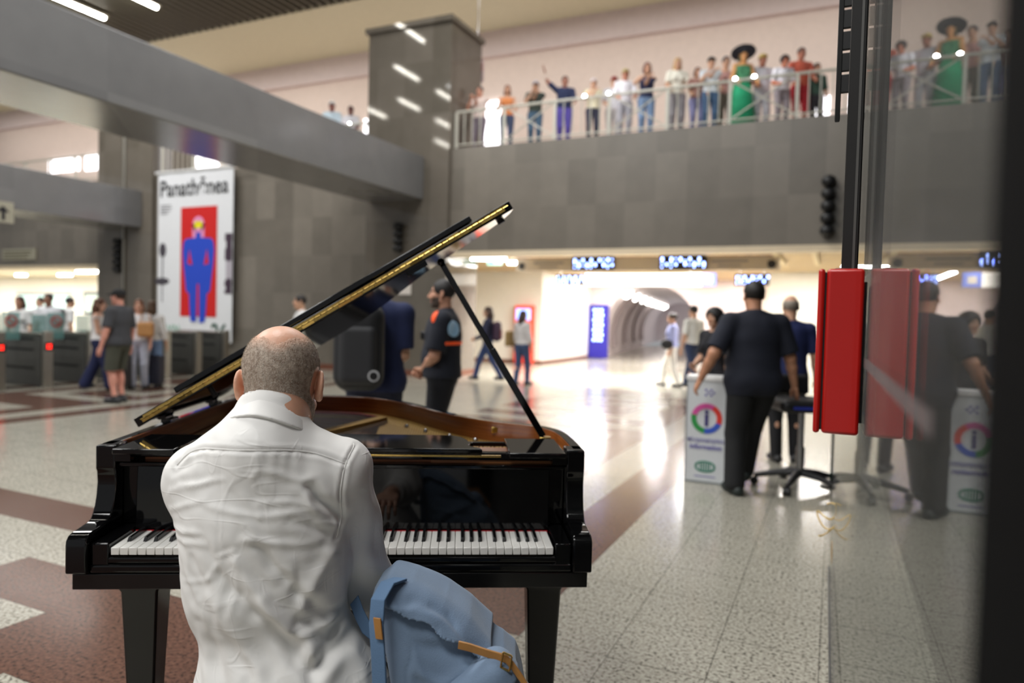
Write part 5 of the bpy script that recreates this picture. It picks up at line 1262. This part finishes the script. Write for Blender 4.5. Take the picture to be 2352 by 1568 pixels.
# column loudspeakers
def speaker_stack(loc, n, h, label):
    t = thing('column_speaker', label, 'speaker', loc)
    for k in range(n): MB().ball((0, -.10, h*(k+.5)/n), (.13, .12, h/n*.5), 12).build('horn', M_BLK, t, smooth=True)
    MB().box((-.05, -.03, 0), (.05, 0.0, h)).build('bracket', M_DARK, t); return t
speaker_stack((-9.30, 13.76, 2.86), 4, .68, 'stack of black horn speakers on the stone pillar above the piano lid'); speaker_stack((-.20, 13.88, 3.0), 5, 1.1, 'stack of black horn speakers high on the balcony wall beside the grey duct'); speaker_stack((-19.05, 13.76, 2.42), 5, 1.0, 'stack of black horn speakers on the far left pillar above the capped man')
pp = MB().tube([(-18.85, 13.74, .13), (-18.85, 13.74, 8.0)], .035, 8).build('wall_pipe', M_INOX, None, smooth='auto'); tag(pp, 'thin pale vertical pipe on the far left pillar', 'pipe')
ls_ = thing('lintel_sign', 'pale rectangular sign on the lintel above the ticket hall', 'sign', (-24.05, 13.84, 2.87)); MB().box((-.86, 0, 0), (.86, .05, .36)).build('board', mat('greyish_sign', (170, 166, 148), .5), ls_, bevel=.004)
for k in range(3): MB().box((-.76, -.003, .06+.09*k), (.5+.1*k, 0, .10+.09*k)).build('small_print', mat('olive_ink', (110, 106, 84), .8, var=0), ls_)
as_ = thing('arrow_sign', 'square pale sign with a black arrow on the lower beam at the left edge', 'sign', (-18.06, 10.0, 3.36), math.pi/2); MB().box((-.35, 0, 0), (.30, .05, .50)).build('board', mat('greyish_sign', (170, 166, 148), .5), as_, bevel=.004); a = MB(); a.prism([(.02, .06), (.10, .06), (.10, .25), (.2, .25), (.06, .40), (-.1, .25), (.02, .25)], -.004, 0, 'y'); a.build('arrow', M_INKK, as_)
# ticket hall fittings
tw = thing('ticket_window', 'pale cyan glazed ticket window in the white wall of the left hall', 'window', (-31.9, 19.4, 0)); MB().box((-1.75, 0, .95), (1.75, .08, 1.9)).build('glazing', mat('lit_cyan_glass', (196, 226, 222), .2, emit=.5, var=.03), tw); MB().box((-1.85, -.03, 1.9), (1.85, .1, 1.96)).build('frame', M_STEEL, tw)
pf_ = thing('poster_frame', 'grey framed pale poster on the white wall of the left hall', 'poster', (-28.6, 19.42, 1.1)); MB().box((-.58, 0, 0), (.58, .06, .95)).build('frame', mat('grey_frame', (86, 92, 96), .5), pf_, bevel=.01); MB().box((-.46, -.008, .12), (.46, 0, .84)).build('poster', mat('pale_green_poster', (206, 224, 214), .5), pf_)
for k, (x, y, w, L_) in enumerate(((-30.2, 17.5, .55, 'small lit ceiling fitting in the ticket hall, leftmost of the three'), (-27.4, 17.5, .7, 'lit ceiling fitting with a bluish end in the ticket hall, middle of the three'), (-23.6, 16.0, 1.5, 'long lit ceiling tube in the ticket hall, rightmost of the three'))):
    t = thing('ceiling_lamp', L_, 'lamp', (x, y, 2.60)); MB().box((-w/2, -.08, 0), (w/2, .08, .07)).build('tube', M_TUBEC, t, bevel=.02); MB().box((-w/2-.03, -.09, .07), (w/2+.03, .09, .1)).build('housing', M_FIT, t)

# ================================================================ GALLERY RAILING AND LIT PANELS
M_RAIL = mat('pale_railing_paint', (206, 204, 192), .4, var=.02)
def railing(x0, x1, label):
    t = thing('railing', label, 'railing', (x0, 14.02, 5.18)); Lr = x1-x0
    MB().tube([(0, 0, .86), (Lr, 0, .86)], .03, 8).build('handrail', M_RAIL, t, smooth='auto'); MB().tube([(0, 0, .12), (Lr, 0, .12)], .018, 8).build('bottom_rail', M_RAIL, t, smooth='auto')
    n = max(1, round(Lr/1.25))
    for k in range(n+1):
        x = Lr*k/n; MB().box((x-.03, -.02, 0), (x+.03, .02, .86)).build('post', M_RAIL, t)
        if k < n:
            w = Lr/n
            c = MB()
            if k % 2: c.tube([(x+.05, 0, .14), (x+w-.05, 0, .84)], .016, 6); c.tube([(x+.05, 0, .84), (x+w-.05, 0, .14)], .016, 6)
            else:
                for q in range(1, 6): c.tube([(x+w*q/6, 0, .12), (x+w*q/6, 0, .86)], .013, 6)
            c.build('infill_bars', M_RAIL, t, smooth='auto')
    return t
railing(-8.0, .4, 'pale metal gallery railing with crossed bars, behind which the crowd stands'); railing(-17.6, -10.4, 'pale metal gallery railing above the banner, left of the pillar'); railing(-34, -20.2, 'pale metal gallery railing far left above the ticket hall')
def panel(x0, x1, z0, z1, label, y=20.11):
    o = MB().box((x0, y, z0), (x1, y+.085, z1)).build('lit_panel', mat('lit_gallery_panel', (252, 250, 255), .4, emit=3.2, var=0), None); return tag(o, label, 'light panel')
panel(-10.6, -9.75, 6.8, 8.3, 'glowing white panel on the gallery beside the pillar, right of it'); panel(-15.2, -14.8, 7.2, 8.2, 'narrow glowing white panel on the gallery just left of the pillar'); panel(-.75, -.35, 6.6, 7.4, 'glowing white panel on the gallery beside the grey duct')
panel(-26, -23.9, 7.3, 8.05, 'broken bright panel behind the railing above the banner'); panel(-32.7, -30.6, 7.45, 8.0, 'bright panel far left between the two concrete beams, left of the pair'); panel(-30.2, -28.7, 7.4, 8.05, 'bright panel far left between the two concrete beams, right of the pair'); panel(-23.4, -22.2, 7.0, 7.6, 'low bright panel behind the railing near the banner rod')
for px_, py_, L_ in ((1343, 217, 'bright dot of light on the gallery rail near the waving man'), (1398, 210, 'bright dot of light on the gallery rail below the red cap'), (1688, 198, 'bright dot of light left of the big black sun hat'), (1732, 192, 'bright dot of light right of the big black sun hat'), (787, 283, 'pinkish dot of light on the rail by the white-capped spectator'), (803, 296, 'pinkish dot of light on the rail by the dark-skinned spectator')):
    q = at_y(px_, py_, 14.02); o = MB().ball((q[0], 14.02, 6.075), .030 if px_ > 900 else .018, 10).build('rail_glint', mat('glint_glow', (255, 255, 255), .4, emit=160, var=0), None, smooth=True); tag(o, L_, 'light')  # glowing balls imitate bright glints on the handrail
fs2 = at_y(1095, 165, 16); hs = thing('hanging_sign', 'faint red and white sign hanging right of the pillar top', 'sign', tuple(fs2)); MB().box((-.18, 0, -.28), (.18, .04, .28)).build('board', mat('pale_sign', (206, 188, 196), .6), hs); MB().box((-.18, -.004, .0), (.18, 0, .22)).build('red_print', mat('faded_red', (206, 150, 148), .6), hs); MB().tube([(0, .02, .28), (0, .02, 10.5-fs2[2])], .012, 6).build('hanger', M_STEEL, hs)
# ================================================================ PEOPLE IN THE HALL
def stand(px_, py_): p = at_z(px_, py_, 0); return (p[0], p[1], 0)
def at_depth(px_, d): p = at_d(px_, 800, d); return (p[0], p[1], 0)
C_ = CAMYAW                                   # facing away from the viewer; +pi faces the viewer, +pi/2 faces left
NAVY = (30, 40, 78); WH = (226, 226, 226)
# man with the black backpack behind the piano
_, J = person('man in a dark blue polo seen from behind with a black backpack, beyond the piano', at_depth(862, 5.0), C_+.12, h=1.76, b=1.2, top=NAVY, sleeve=.42, hem=.84, bottom=(36, 40, 60), hair_c=(30, 24, 20), rhand=(.17, .25, 1.06), lhand=(-.12, .30, 1.06), pole_r=(.1, -1, 0), pole_l=(-.1, -1, 0), headpos=(0, .115, 1.525), head=(0, .7), rh='grip', res=.011, top_loose=.02)
bp = thing('backpack', 'black backpack with a round white badge on the back of the man in dark blue', 'backpack', (_.location.x, _.location.y, 0), C_+.12)
M_BPK = mat('black_nylon', (30, 31, 34), .6, var=.1, bump=.2, bscale=200)
V, Fq = nets(lambda P: rbox(P, (-.09, -.245, 1.17), (.17, .11, .30), .105), (-.3, -.40, .82), (.12, -.08, 1.52), .012); mesh_obj('body', V, Fq, M_BPK, bp)
V, Fq = nets(lambda P: rbox(P, (-.09, -.325, 1.12), (.125, .05, .20), .045), (-.25, -.40, .88), (.1, -.22, 1.36), .011); mesh_obj('front_pocket', V, Fq, mat('dark_grey_nylon', (44, 45, 48), .6, bump=.2, bscale=200), bp)
b_ = MB(); b_.tube([(.02, -.375, .985), (.02, -.384, .985)], .038, 18); b_.build('badge', mat('badge_white', (190, 192, 194), .4), bp, smooth='auto'); b_ = MB(); b_.tube([(.02, -.383, .985), (.02, -.387, .985)], .027, 18); b_.build('badge_centre', M_BLK, bp, smooth='auto')
for sx in (-.16, .02):
    r_ = MB(); ribbon(r_, [(sx, -.17, 1.42), (sx, -.09, 1.475), (sx, .03, 1.46), (sx, .13, 1.33), (sx*1.1, .13, 1.15)], .024, .004, (1, 0, 0)); r_.build('strap', M_BPK, bp)
# security man in profile
r, J = person('bearded security man in a black uniform with orange shoulder patches, standing in profile', at_depth(1018, 5.7), C_+math.pi/2-.05, h=1.70, b=1.2, top=(28, 32, 44), sleeve=.42, hem=.92, bottom=(24, 26, 34), hair_c=(26, 22, 22), beard=(70, 56, 48), skin_c=(196, 146, 120), lhand=(-.05, .16, .985), rhand=(.05, .17, .965), lh='grip', rh='grip', res=.011, top_loose=.026, belly=.035, pole_l=(-1, -.5, 0), pole_r=(1, -.5, 0), headres=.005)
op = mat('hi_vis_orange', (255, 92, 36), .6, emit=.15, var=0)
def on_person(root, nm, m, fn, lo, hi, h=.008): V, Fq = nets(fn, lo, hi, h); return mesh_obj(nm, V, Fq, m, root)
sl_ = J['SH'][1]; shf = J['shirt']; zb = 1.215*J['s']
on_person(r, 'shoulder_patch', op, lambda P: np.maximum(shf(P)-.004, ell(P, sl_+np.array((-.03, .045, .02)), (.045, .032, .075))), sl_-.16, sl_+.16)
on_person(r, 'back_patch', mat('pale_blue_patch', (150, 190, 220), .5, emit=.1, var=0), lambda P: np.maximum(shf(P)-.004, ell(P, sl_+np.array((.0, -.11, -.06)), (.12, .06, .075))), sl_-.24, sl_+.24)
on_person(r, 'orange_band', op, lambda P: np.maximum(np.maximum(shf(P)-.0045, np.abs(P[..., 2]-zb)-.015), P[..., 1]+.05), (-.4, -.4, 1.1), (.4, .06, 1.32))
on_person(r, 'radio', M_BLK, lambda P: rbox(P, (-.02, .155, 1.27*J['s']), (.022, .03, .035), .01), (-.1, .08, 1.1), (.1, .25, 1.4))
# heavy man and the people at the stand
person('heavy man in a dark navy shirt and black trousers leaning on the chair', at_depth(1733, 5.75), C_+.05, h=1.76, b=1.34, belly=.04, top=(24, 28, 42), sleeve=.44, hem=.80, bottom=(22, 23, 25), loose=.035, hair_c=(22, 18, 16), skin_c=(196, 142, 112), lean=.06, rhand=(.40, .06, .80), lhand=(-.42, .06, .92), rh='flat', lh='relaxed', feet=((.06, .30, 0), (-.15, -.06, 0)), res=.011, top_loose=.022, shoes=(38, 46, 44))
person('grey-haired man in a royal navy shirt standing behind the heavy man', at_depth(1813, 7.1), C_-.1, h=1.70, b=1.12, top=(28, 38, 84), sleeve=.42, hem=.90, bottom=(24, 24, 27), hair_c=(150, 140, 128), hair='grey_back', skin_c=(206, 158, 130), res=.0125)
person('woman with black curly hair half hidden behind the heavy man', at_depth(1640, 7.9), C_+2.2, h=1.57, b=1.0, woman=True, hair='curly', hair_c=(20, 17, 17), top=(26, 26, 32), bottom=(30, 30, 36), sleeve=.4, rhand=(.1, .26, 1.02))
r, J = person('woman in a lilac shirt and white trousers walking left with a black bag', stand(1540, 889), C_+1.35, h=1.60, woman=True, hair='bun', hair_c=(46, 34, 30), top=(150, 156, 200), sleeve=.9, bottom=(232, 228, 222), feet=((.09, .20, 0), (-.09, -.18, .0)), top_loose=.02)
hb = thing('shoulder_bag', 'black round shoulder bag of the woman in lilac', 'bag', (r.location.x, r.location.y, 0), C_+1.35); V, Fq = nets(lambda P: ell(P, (-.25, .10, .93), (.05, .13, .11)), (-.32, -.06, .8), (-.18, .26, 1.06), .012); mesh_obj('body', V, Fq, M_BPK, hb); MB().tube([(-.25, .0, .98), (-.17, .0, 1.2), (-.06, .02, 1.43), (.02, -.0, 1.44)], .008, 6).build('strap', M_BPK, hb, smooth='auto')
person('man in a white T-shirt and dark trousers striding away near the stand', stand(1588, 897), C_+.5, h=1.76, top=(228, 228, 224), sleeve=.42, hair_c=(24, 22, 22), bottom=(44, 56, 86), feet=((.09, .30, .0), (-.09, -.28, .03)))
r, J = person('woman in a navy jumper and jeans striding left, seen through the lid prop', stand(1118, 877), C_+1.5, h=1.64, woman=True, hair='long', hair_c=(60, 42, 34), top=(40, 42, 66), sleeve=1.0, bottom=(44, 62, 104), feet=((.08, .30, 0), (-.08, -.34, .05)), lhand=(-.16, .26, 1.0))
hb = thing('backpack', 'dark plum backpack of the woman striding left', 'backpack', (r.location.x, r.location.y, 0), C_+1.5); V, Fq = nets(lambda P: rbox(P, (0, -.20, 1.10), (.14, .09, .22), .08), (-.2, -.34, .84), (.2, -.06, 1.36), .013); mesh_obj('body', V, Fq, mat('plum_nylon', (62, 40, 62), .6), hb)
V, Fq = nets(lambda P: rbox(P, (0, -.285, 1.04), (.10, .025, .11), .022), (-.14, -.34, .9), (.14, -.24, 1.18), .011); mesh_obj('front_pocket', V, Fq, mat('maroon_nylon', (108, 40, 48), .6), hb)
r, J = person('woman in a white shirt and jeans walking away in front of the orange machine', stand(1197, 884), C_-.7, h=1.57, woman=True, hair='long', hair_c=(58, 42, 34), top=(208, 204, 204), sleeve=.7, bottom=(60, 76, 112), feet=((.08, .12, 0), (-.08, -.12, 0)))
hb = thing('shoulder_bag', 'olive brown shoulder bag of the woman in the white shirt', 'bag', (r.location.x, r.location.y, 0), C_-.7); V, Fq = nets(lambda P: rbox(P, (-.25, -.05, .96), (.06, .18, .17), .05), (-.32, -.24, .8), (-.15, .14, 1.16), .013); mesh_obj('body', V, Fq, mat('olive_leather', (150, 122, 76), .6), hb); MB().tube([(-.24, .08, 1.1), (-.12, .06, 1.3), (.03, .02, 1.36)], .01, 6).build('strap', mat('olive_leather', (150, 122, 76), .6), hb, smooth='auto')
person('dark-haired man whose head shows just above the piano lid', at_depth(690, 11.6), C_+1.9, h=1.70, top=WH, hair_c=(34, 28, 26))
# group by the gates
person('brown-haired woman in a white top and wide navy trousers beside the capped man', stand(226, 896), C_-1.3, h=1.56, woman=True, hair='long', hair_c=(92, 58, 40), skin_c=(222, 176, 152), top=(226, 224, 224), sleeve=0, bottom=(26, 34, 74), loose=.06, feet=((.10, .24, .0), (-.10, -.26, .0)), rhand=(.05, .26, 1.02), lhand=(-.04, .27, 1.0))
person('man in a black cap, charcoal T-shirt and olive shorts standing side-on', stand(272, 924), C_+1.4, h=1.68, b=1.18, belly=.03, top=(66, 67, 72), sleeve=.42, hem=.88, bottom=(78, 80, 70), leglen=.52, loose=.03, cap_c=(26, 26, 28), hair='cap', hair_c=(60, 42, 34), skin_c=(222, 158, 140), shoes=(34, 36, 40), top_loose=.018)
person('woman in a white T-shirt and pale grey jeans turning towards the viewer', stand(318, 893), C_+3.5, h=1.56, woman=True, hair='long', hair_c=(122, 76, 50), skin_c=(222, 172, 148), top=(228, 226, 228), sleeve=.4, bottom=(176, 180, 196), lhand=(-.22, .12, .82))
person('woman with long dark brown hair in a white jacket and blue jeans by the gates', stand(348, 890), C_+.2, h=1.55, woman=True, hair='long', hair_c=(80, 56, 36), top=(224, 222, 220), sleeve=1.0, bottom=(120, 146, 184))
rb2 = stand(312, 893); rg = thing('travel_bag', 'red travel bag resting on the black suitcase', 'bag', (rb2[0]-.02, rb2[1]-.30, .60), C_); V, Fq = nets(lambda P: rbox(P, (0, 0, .11), (.17, .11, .11), .06), (-.2, -.16, -.02), (.2, .16, .26), .012); mesh_obj('body', V, Fq, mat('red_nylon', (214, 36, 44), .6), rg); MB().tube([(-.09, 0, .2), (-.06, 0, .30), (.06, 0, .30), (.09, 0, .2)], .012, 8).build('handle', mat('red_nylon', (214, 36, 44), .6), rg, smooth='auto')
def suitcase(loc, label, c):
    t = thing('suitcase', label, 'suitcase', loc, C_); V, Fq = nets(lambda P: rbox(P, (0, 0, .32), (.17, .11, .27), .04), (-.2, -.15, .03), (.2, .15, .62), .012); mesh_obj('shell', V, Fq, mat('case_%d_%d_%d' % c, c, .5), t)
    for sx in (-.12, .12):
        for sy in (-.07, .07): MB().tube([(sx-.012, sy, .03), (sx+.012, sy, .03)], .03, 10).build('wheel', M_BLK, t, smooth='auto')
    return t
suitcase((rb2[0]-.02, rb2[1]-.30, 0), 'black wheeled suitcase under the red bag', (30, 28, 30)); q = stand(362, 888); suitcase((q[0], q[1]-.1, 0), 'dark navy wheeled suitcase beside the woman in blue jeans', (42, 44, 58))
th = thing('handbag', 'tan leather handbag on the arm of the woman turning to the viewer', 'bag', (rb2[0]+.26, rb2[1]-.02, .92), C_+.3); V, Fq = nets(lambda P: rbox(P, (0, 0, .12), (.13, .06, .13), .05), (-.18, -.1, -.03), (.18, .1, .28), .012); mesh_obj('body', V, Fq, mat('tan_bag', (190, 138, 84), .6), th); MB().tube([(-.08, 0, .22), (-.05, 0, .40), (.05, 0, .40), (.08, 0, .22)], .01, 8).build('handle', mat('tan_bag', (190, 138, 84), .6), th, smooth='auto')
def gy_(px_, Y): p = at_y(px_, 800, Y); return (p[0], p[1], 0)
person('woman with long brown hair and a white T-shirt behind the gates at far left', gy_(46, 8.1), C_+3.2, h=1.58, woman=True, hair='long', hair_c=(64, 44, 36), skin_c=(186, 134, 108), top=WH, sleeve=.4, bottom=(60, 64, 80))
person('dark-haired man in a white shirt facing the gates', gy_(112, 8.78), C_+3.2, h=1.66, hair_c=(28, 24, 22), skin_c=(150, 104, 82), top=(222, 224, 230), sleeve=.42, bottom=(50, 54, 66))
r, J = person('man in white turned away behind the man facing the gates', gy_(150, 9.6), C_-.6, h=1.62, hair_c=(36, 30, 28), top=(232, 232, 232), sleeve=.42, bottom=(60, 64, 80), lean=.12)
hb = thing('backpack', 'black sling bag on the man in white turned away', 'backpack', (r.location.x, r.location.y, 0), C_-.6); V, Fq = nets(lambda P: rbox(P, (.06, -.13, 1.18), (.10, .06, .19), .05), (-.08, -.24, .95), (.2, -.02, 1.42), .013); mesh_obj('body', V, Fq, M_BPK, hb)
person('person with dark hair half hidden between the two people behind the gates', gy_(93, 9.55), C_+3.0, h=1.60, hair_c=(40, 32, 30), top=(216, 216, 220), sleeve=.5, bottom=(60, 64, 80))
# ---- spectators on the gallery
def gal(px_, py_top, label, y=14.62, face=0.0, **kw):
    q = at_y(px_, py_top, y); hgt = min(1.86, max(1.42, (q[2]-5.18)*1.0)); kw.setdefault('res', .016)
    return person(label, (q[0], y, 5.18), C_+math.pi+face, h=hgt, group=None, headres=.008, **kw)
RL = dict(rhand=(.20, .30, 1.0), lhand=(-.20, .30, 1.0))
PK = dict(rhand=(.10, .28, 1.36), lhand=(-.02, .28, 1.36), rh='grip', lh='grip')
gal(1103, 198, 'dark-haired spectator on the gallery beside the pillar, filming', y=14.75, face=-.4, skin_c=(216, 160, 136), top=(224, 206, 198), hair_c=(28, 24, 24), sleeve=.4, bottom=(120, 110, 120), **PK)
gal(1166, 195, 'auburn-haired woman in orange on the gallery, right of the lit panel', woman=True, hair='long', hair_c=(120, 70, 50), top=(214, 132, 78), sleeve=0, bottom=(70, 80, 110), **RL)
gal(1231, 186, 'spectator in a grey cap and dark vest on the gallery', cap_c=(190, 186, 196), hair='cap', top=(54, 62, 56), sleeve=.4, bottom=(70, 96, 120), **PK)
gal(1298, 174, 'man in a navy shirt waving one raised arm on the gallery', hair_c=(30, 24, 24), skin_c=(172, 116, 96), top=(32, 42, 76), sleeve=.42, bottom=(86, 74, 160), rhand=(.50, .12, 1.80), rh='flat', pole_r=(.6, -.4, -.5), lhand=(-.2, .3, 1.0), b=1.1)
gal(1364, 180, 'spectator with a white cap and beige top on the gallery', cap_c=(226, 216, 218), hair='cap', top=(206, 198, 170), sleeve=.5, bottom=(44, 46, 64), **PK)
gal(1411, 176, 'spectator in a dark red cap on the gallery', cap_c=(150, 28, 36), hair='cap', top=(206, 206, 212), sleeve=.5, bottom=(180, 176, 176), y=15.1, **RL)
gal(1437, 158, 'person in a straw hat and white shirt on the gallery', cap_c=(186, 170, 120), hair='cap', top=(226, 224, 232), skin_c=(186, 124, 100), sleeve=.5, bottom=(170, 168, 176), **RL)
gal(1487, 143, 'red-haired woman with a navy top and jeans on the gallery', woman=True, hair='bob', hair_c=(96, 42, 34), top=(44, 50, 84), sleeve=0, bottom=(124, 150, 186), **PK)
gal(1557, 132, 'blonde woman in a white blouse on the gallery', woman=True, hair='long', hair_c=(196, 160, 110), top=(238, 234, 220), sleeve=.4, bottom=(150, 146, 150), b=1.1, **RL)
gal(1602, 165, 'small brown-haired child leaning on the gallery rail', woman=True, hair='bob', hair_c=(96, 56, 44), top=(150, 110, 100), sleeve=.4, bottom=(130, 130, 170), **RL)
gal(1634, 131, 'spectator in a black cap with a lime strap on the gallery', cap_c=(22, 24, 30), hair='cap', top=(214, 220, 226), sleeve=.42, bottom=(70, 96, 130), **PK)
gal(1668, 129, 'woman with a dark top-knot and dusty pink top on the gallery', woman=True, hair='bun', hair_c=(36, 40, 50), top=(206, 156, 150), sleeve=0, bottom=(130, 116, 106), **RL, y=15.1)
r, J = gal(1708, 112, 'woman in a huge black sun hat and green dress on the gallery', woman=True, hair='long_down', hair_c=(70, 62, 34), skin_c=(206, 150, 96), top=(60, 120, 84), sleeve=0, bottom=None, dress=(24, 140, 96), neckline=.02, lhand=(-.22, .30, .98), rhand=(.2, .28, 1.0))
hh = J['hc']; on_person(r, 'sun_hat', mat('black_straw', (22, 26, 38), .7), lambda P: smin(ell(P, hh+np.array((0, -.01, .075)), (.105, .12, .085)), ell(P, hh+np.array((0, -.02, .05)), (.25, .25, .022), rot_xyz(.35, 0, 0)), .03), hh-.32, hh+.32, .014)
gal(1752, 124, 'spectator in a yellow cap and white shirt on the gallery', cap_c=(196, 172, 96), hair='cap', skin_c=(170, 112, 88), top=(228, 228, 236), sleeve=.5, bottom=(190, 190, 196), **RL, y=15.0)
gal(1799, 133, 'curly dark-haired person in white leaning over the gallery rail', hair='curly', hair_c=(44, 26, 26), skin_c=(196, 120, 90), top=(232, 230, 238), sleeve=.45, bottom=(150, 140, 146), lean=.15, **RL)
gal(1841, 109, 'man in an orange T-shirt at the right end of the gallery', hair_c=(48, 30, 26), skin_c=(186, 122, 98), top=(214, 104, 82), sleeve=.42, bottom=(200, 56, 66), leglen=.6, **RL, y=15.0)
gal(1876, 168, 'short spectator in dark green at the right end of the gallery, by the duct', top=(64, 92, 80), hair_c=(30, 26, 26), sleeve=.5, bottom=(60, 60, 66), y=15.2)
gal(763, 232, 'spectator in a white cap and pale blue shirt left of the pillar', cap_c=(240, 240, 240), hair='cap', skin_c=(140, 84, 74), top=(206, 224, 236), sleeve=.45, bottom=(90, 90, 110), **RL)
gal(806, 243, 'dark-skinned spectator in a white shirt left of the pillar', skin_c=(110, 58, 50), hair_c=(40, 24, 24), top=(226, 224, 230), sleeve=.45, bottom=(90, 90, 110), **RL)
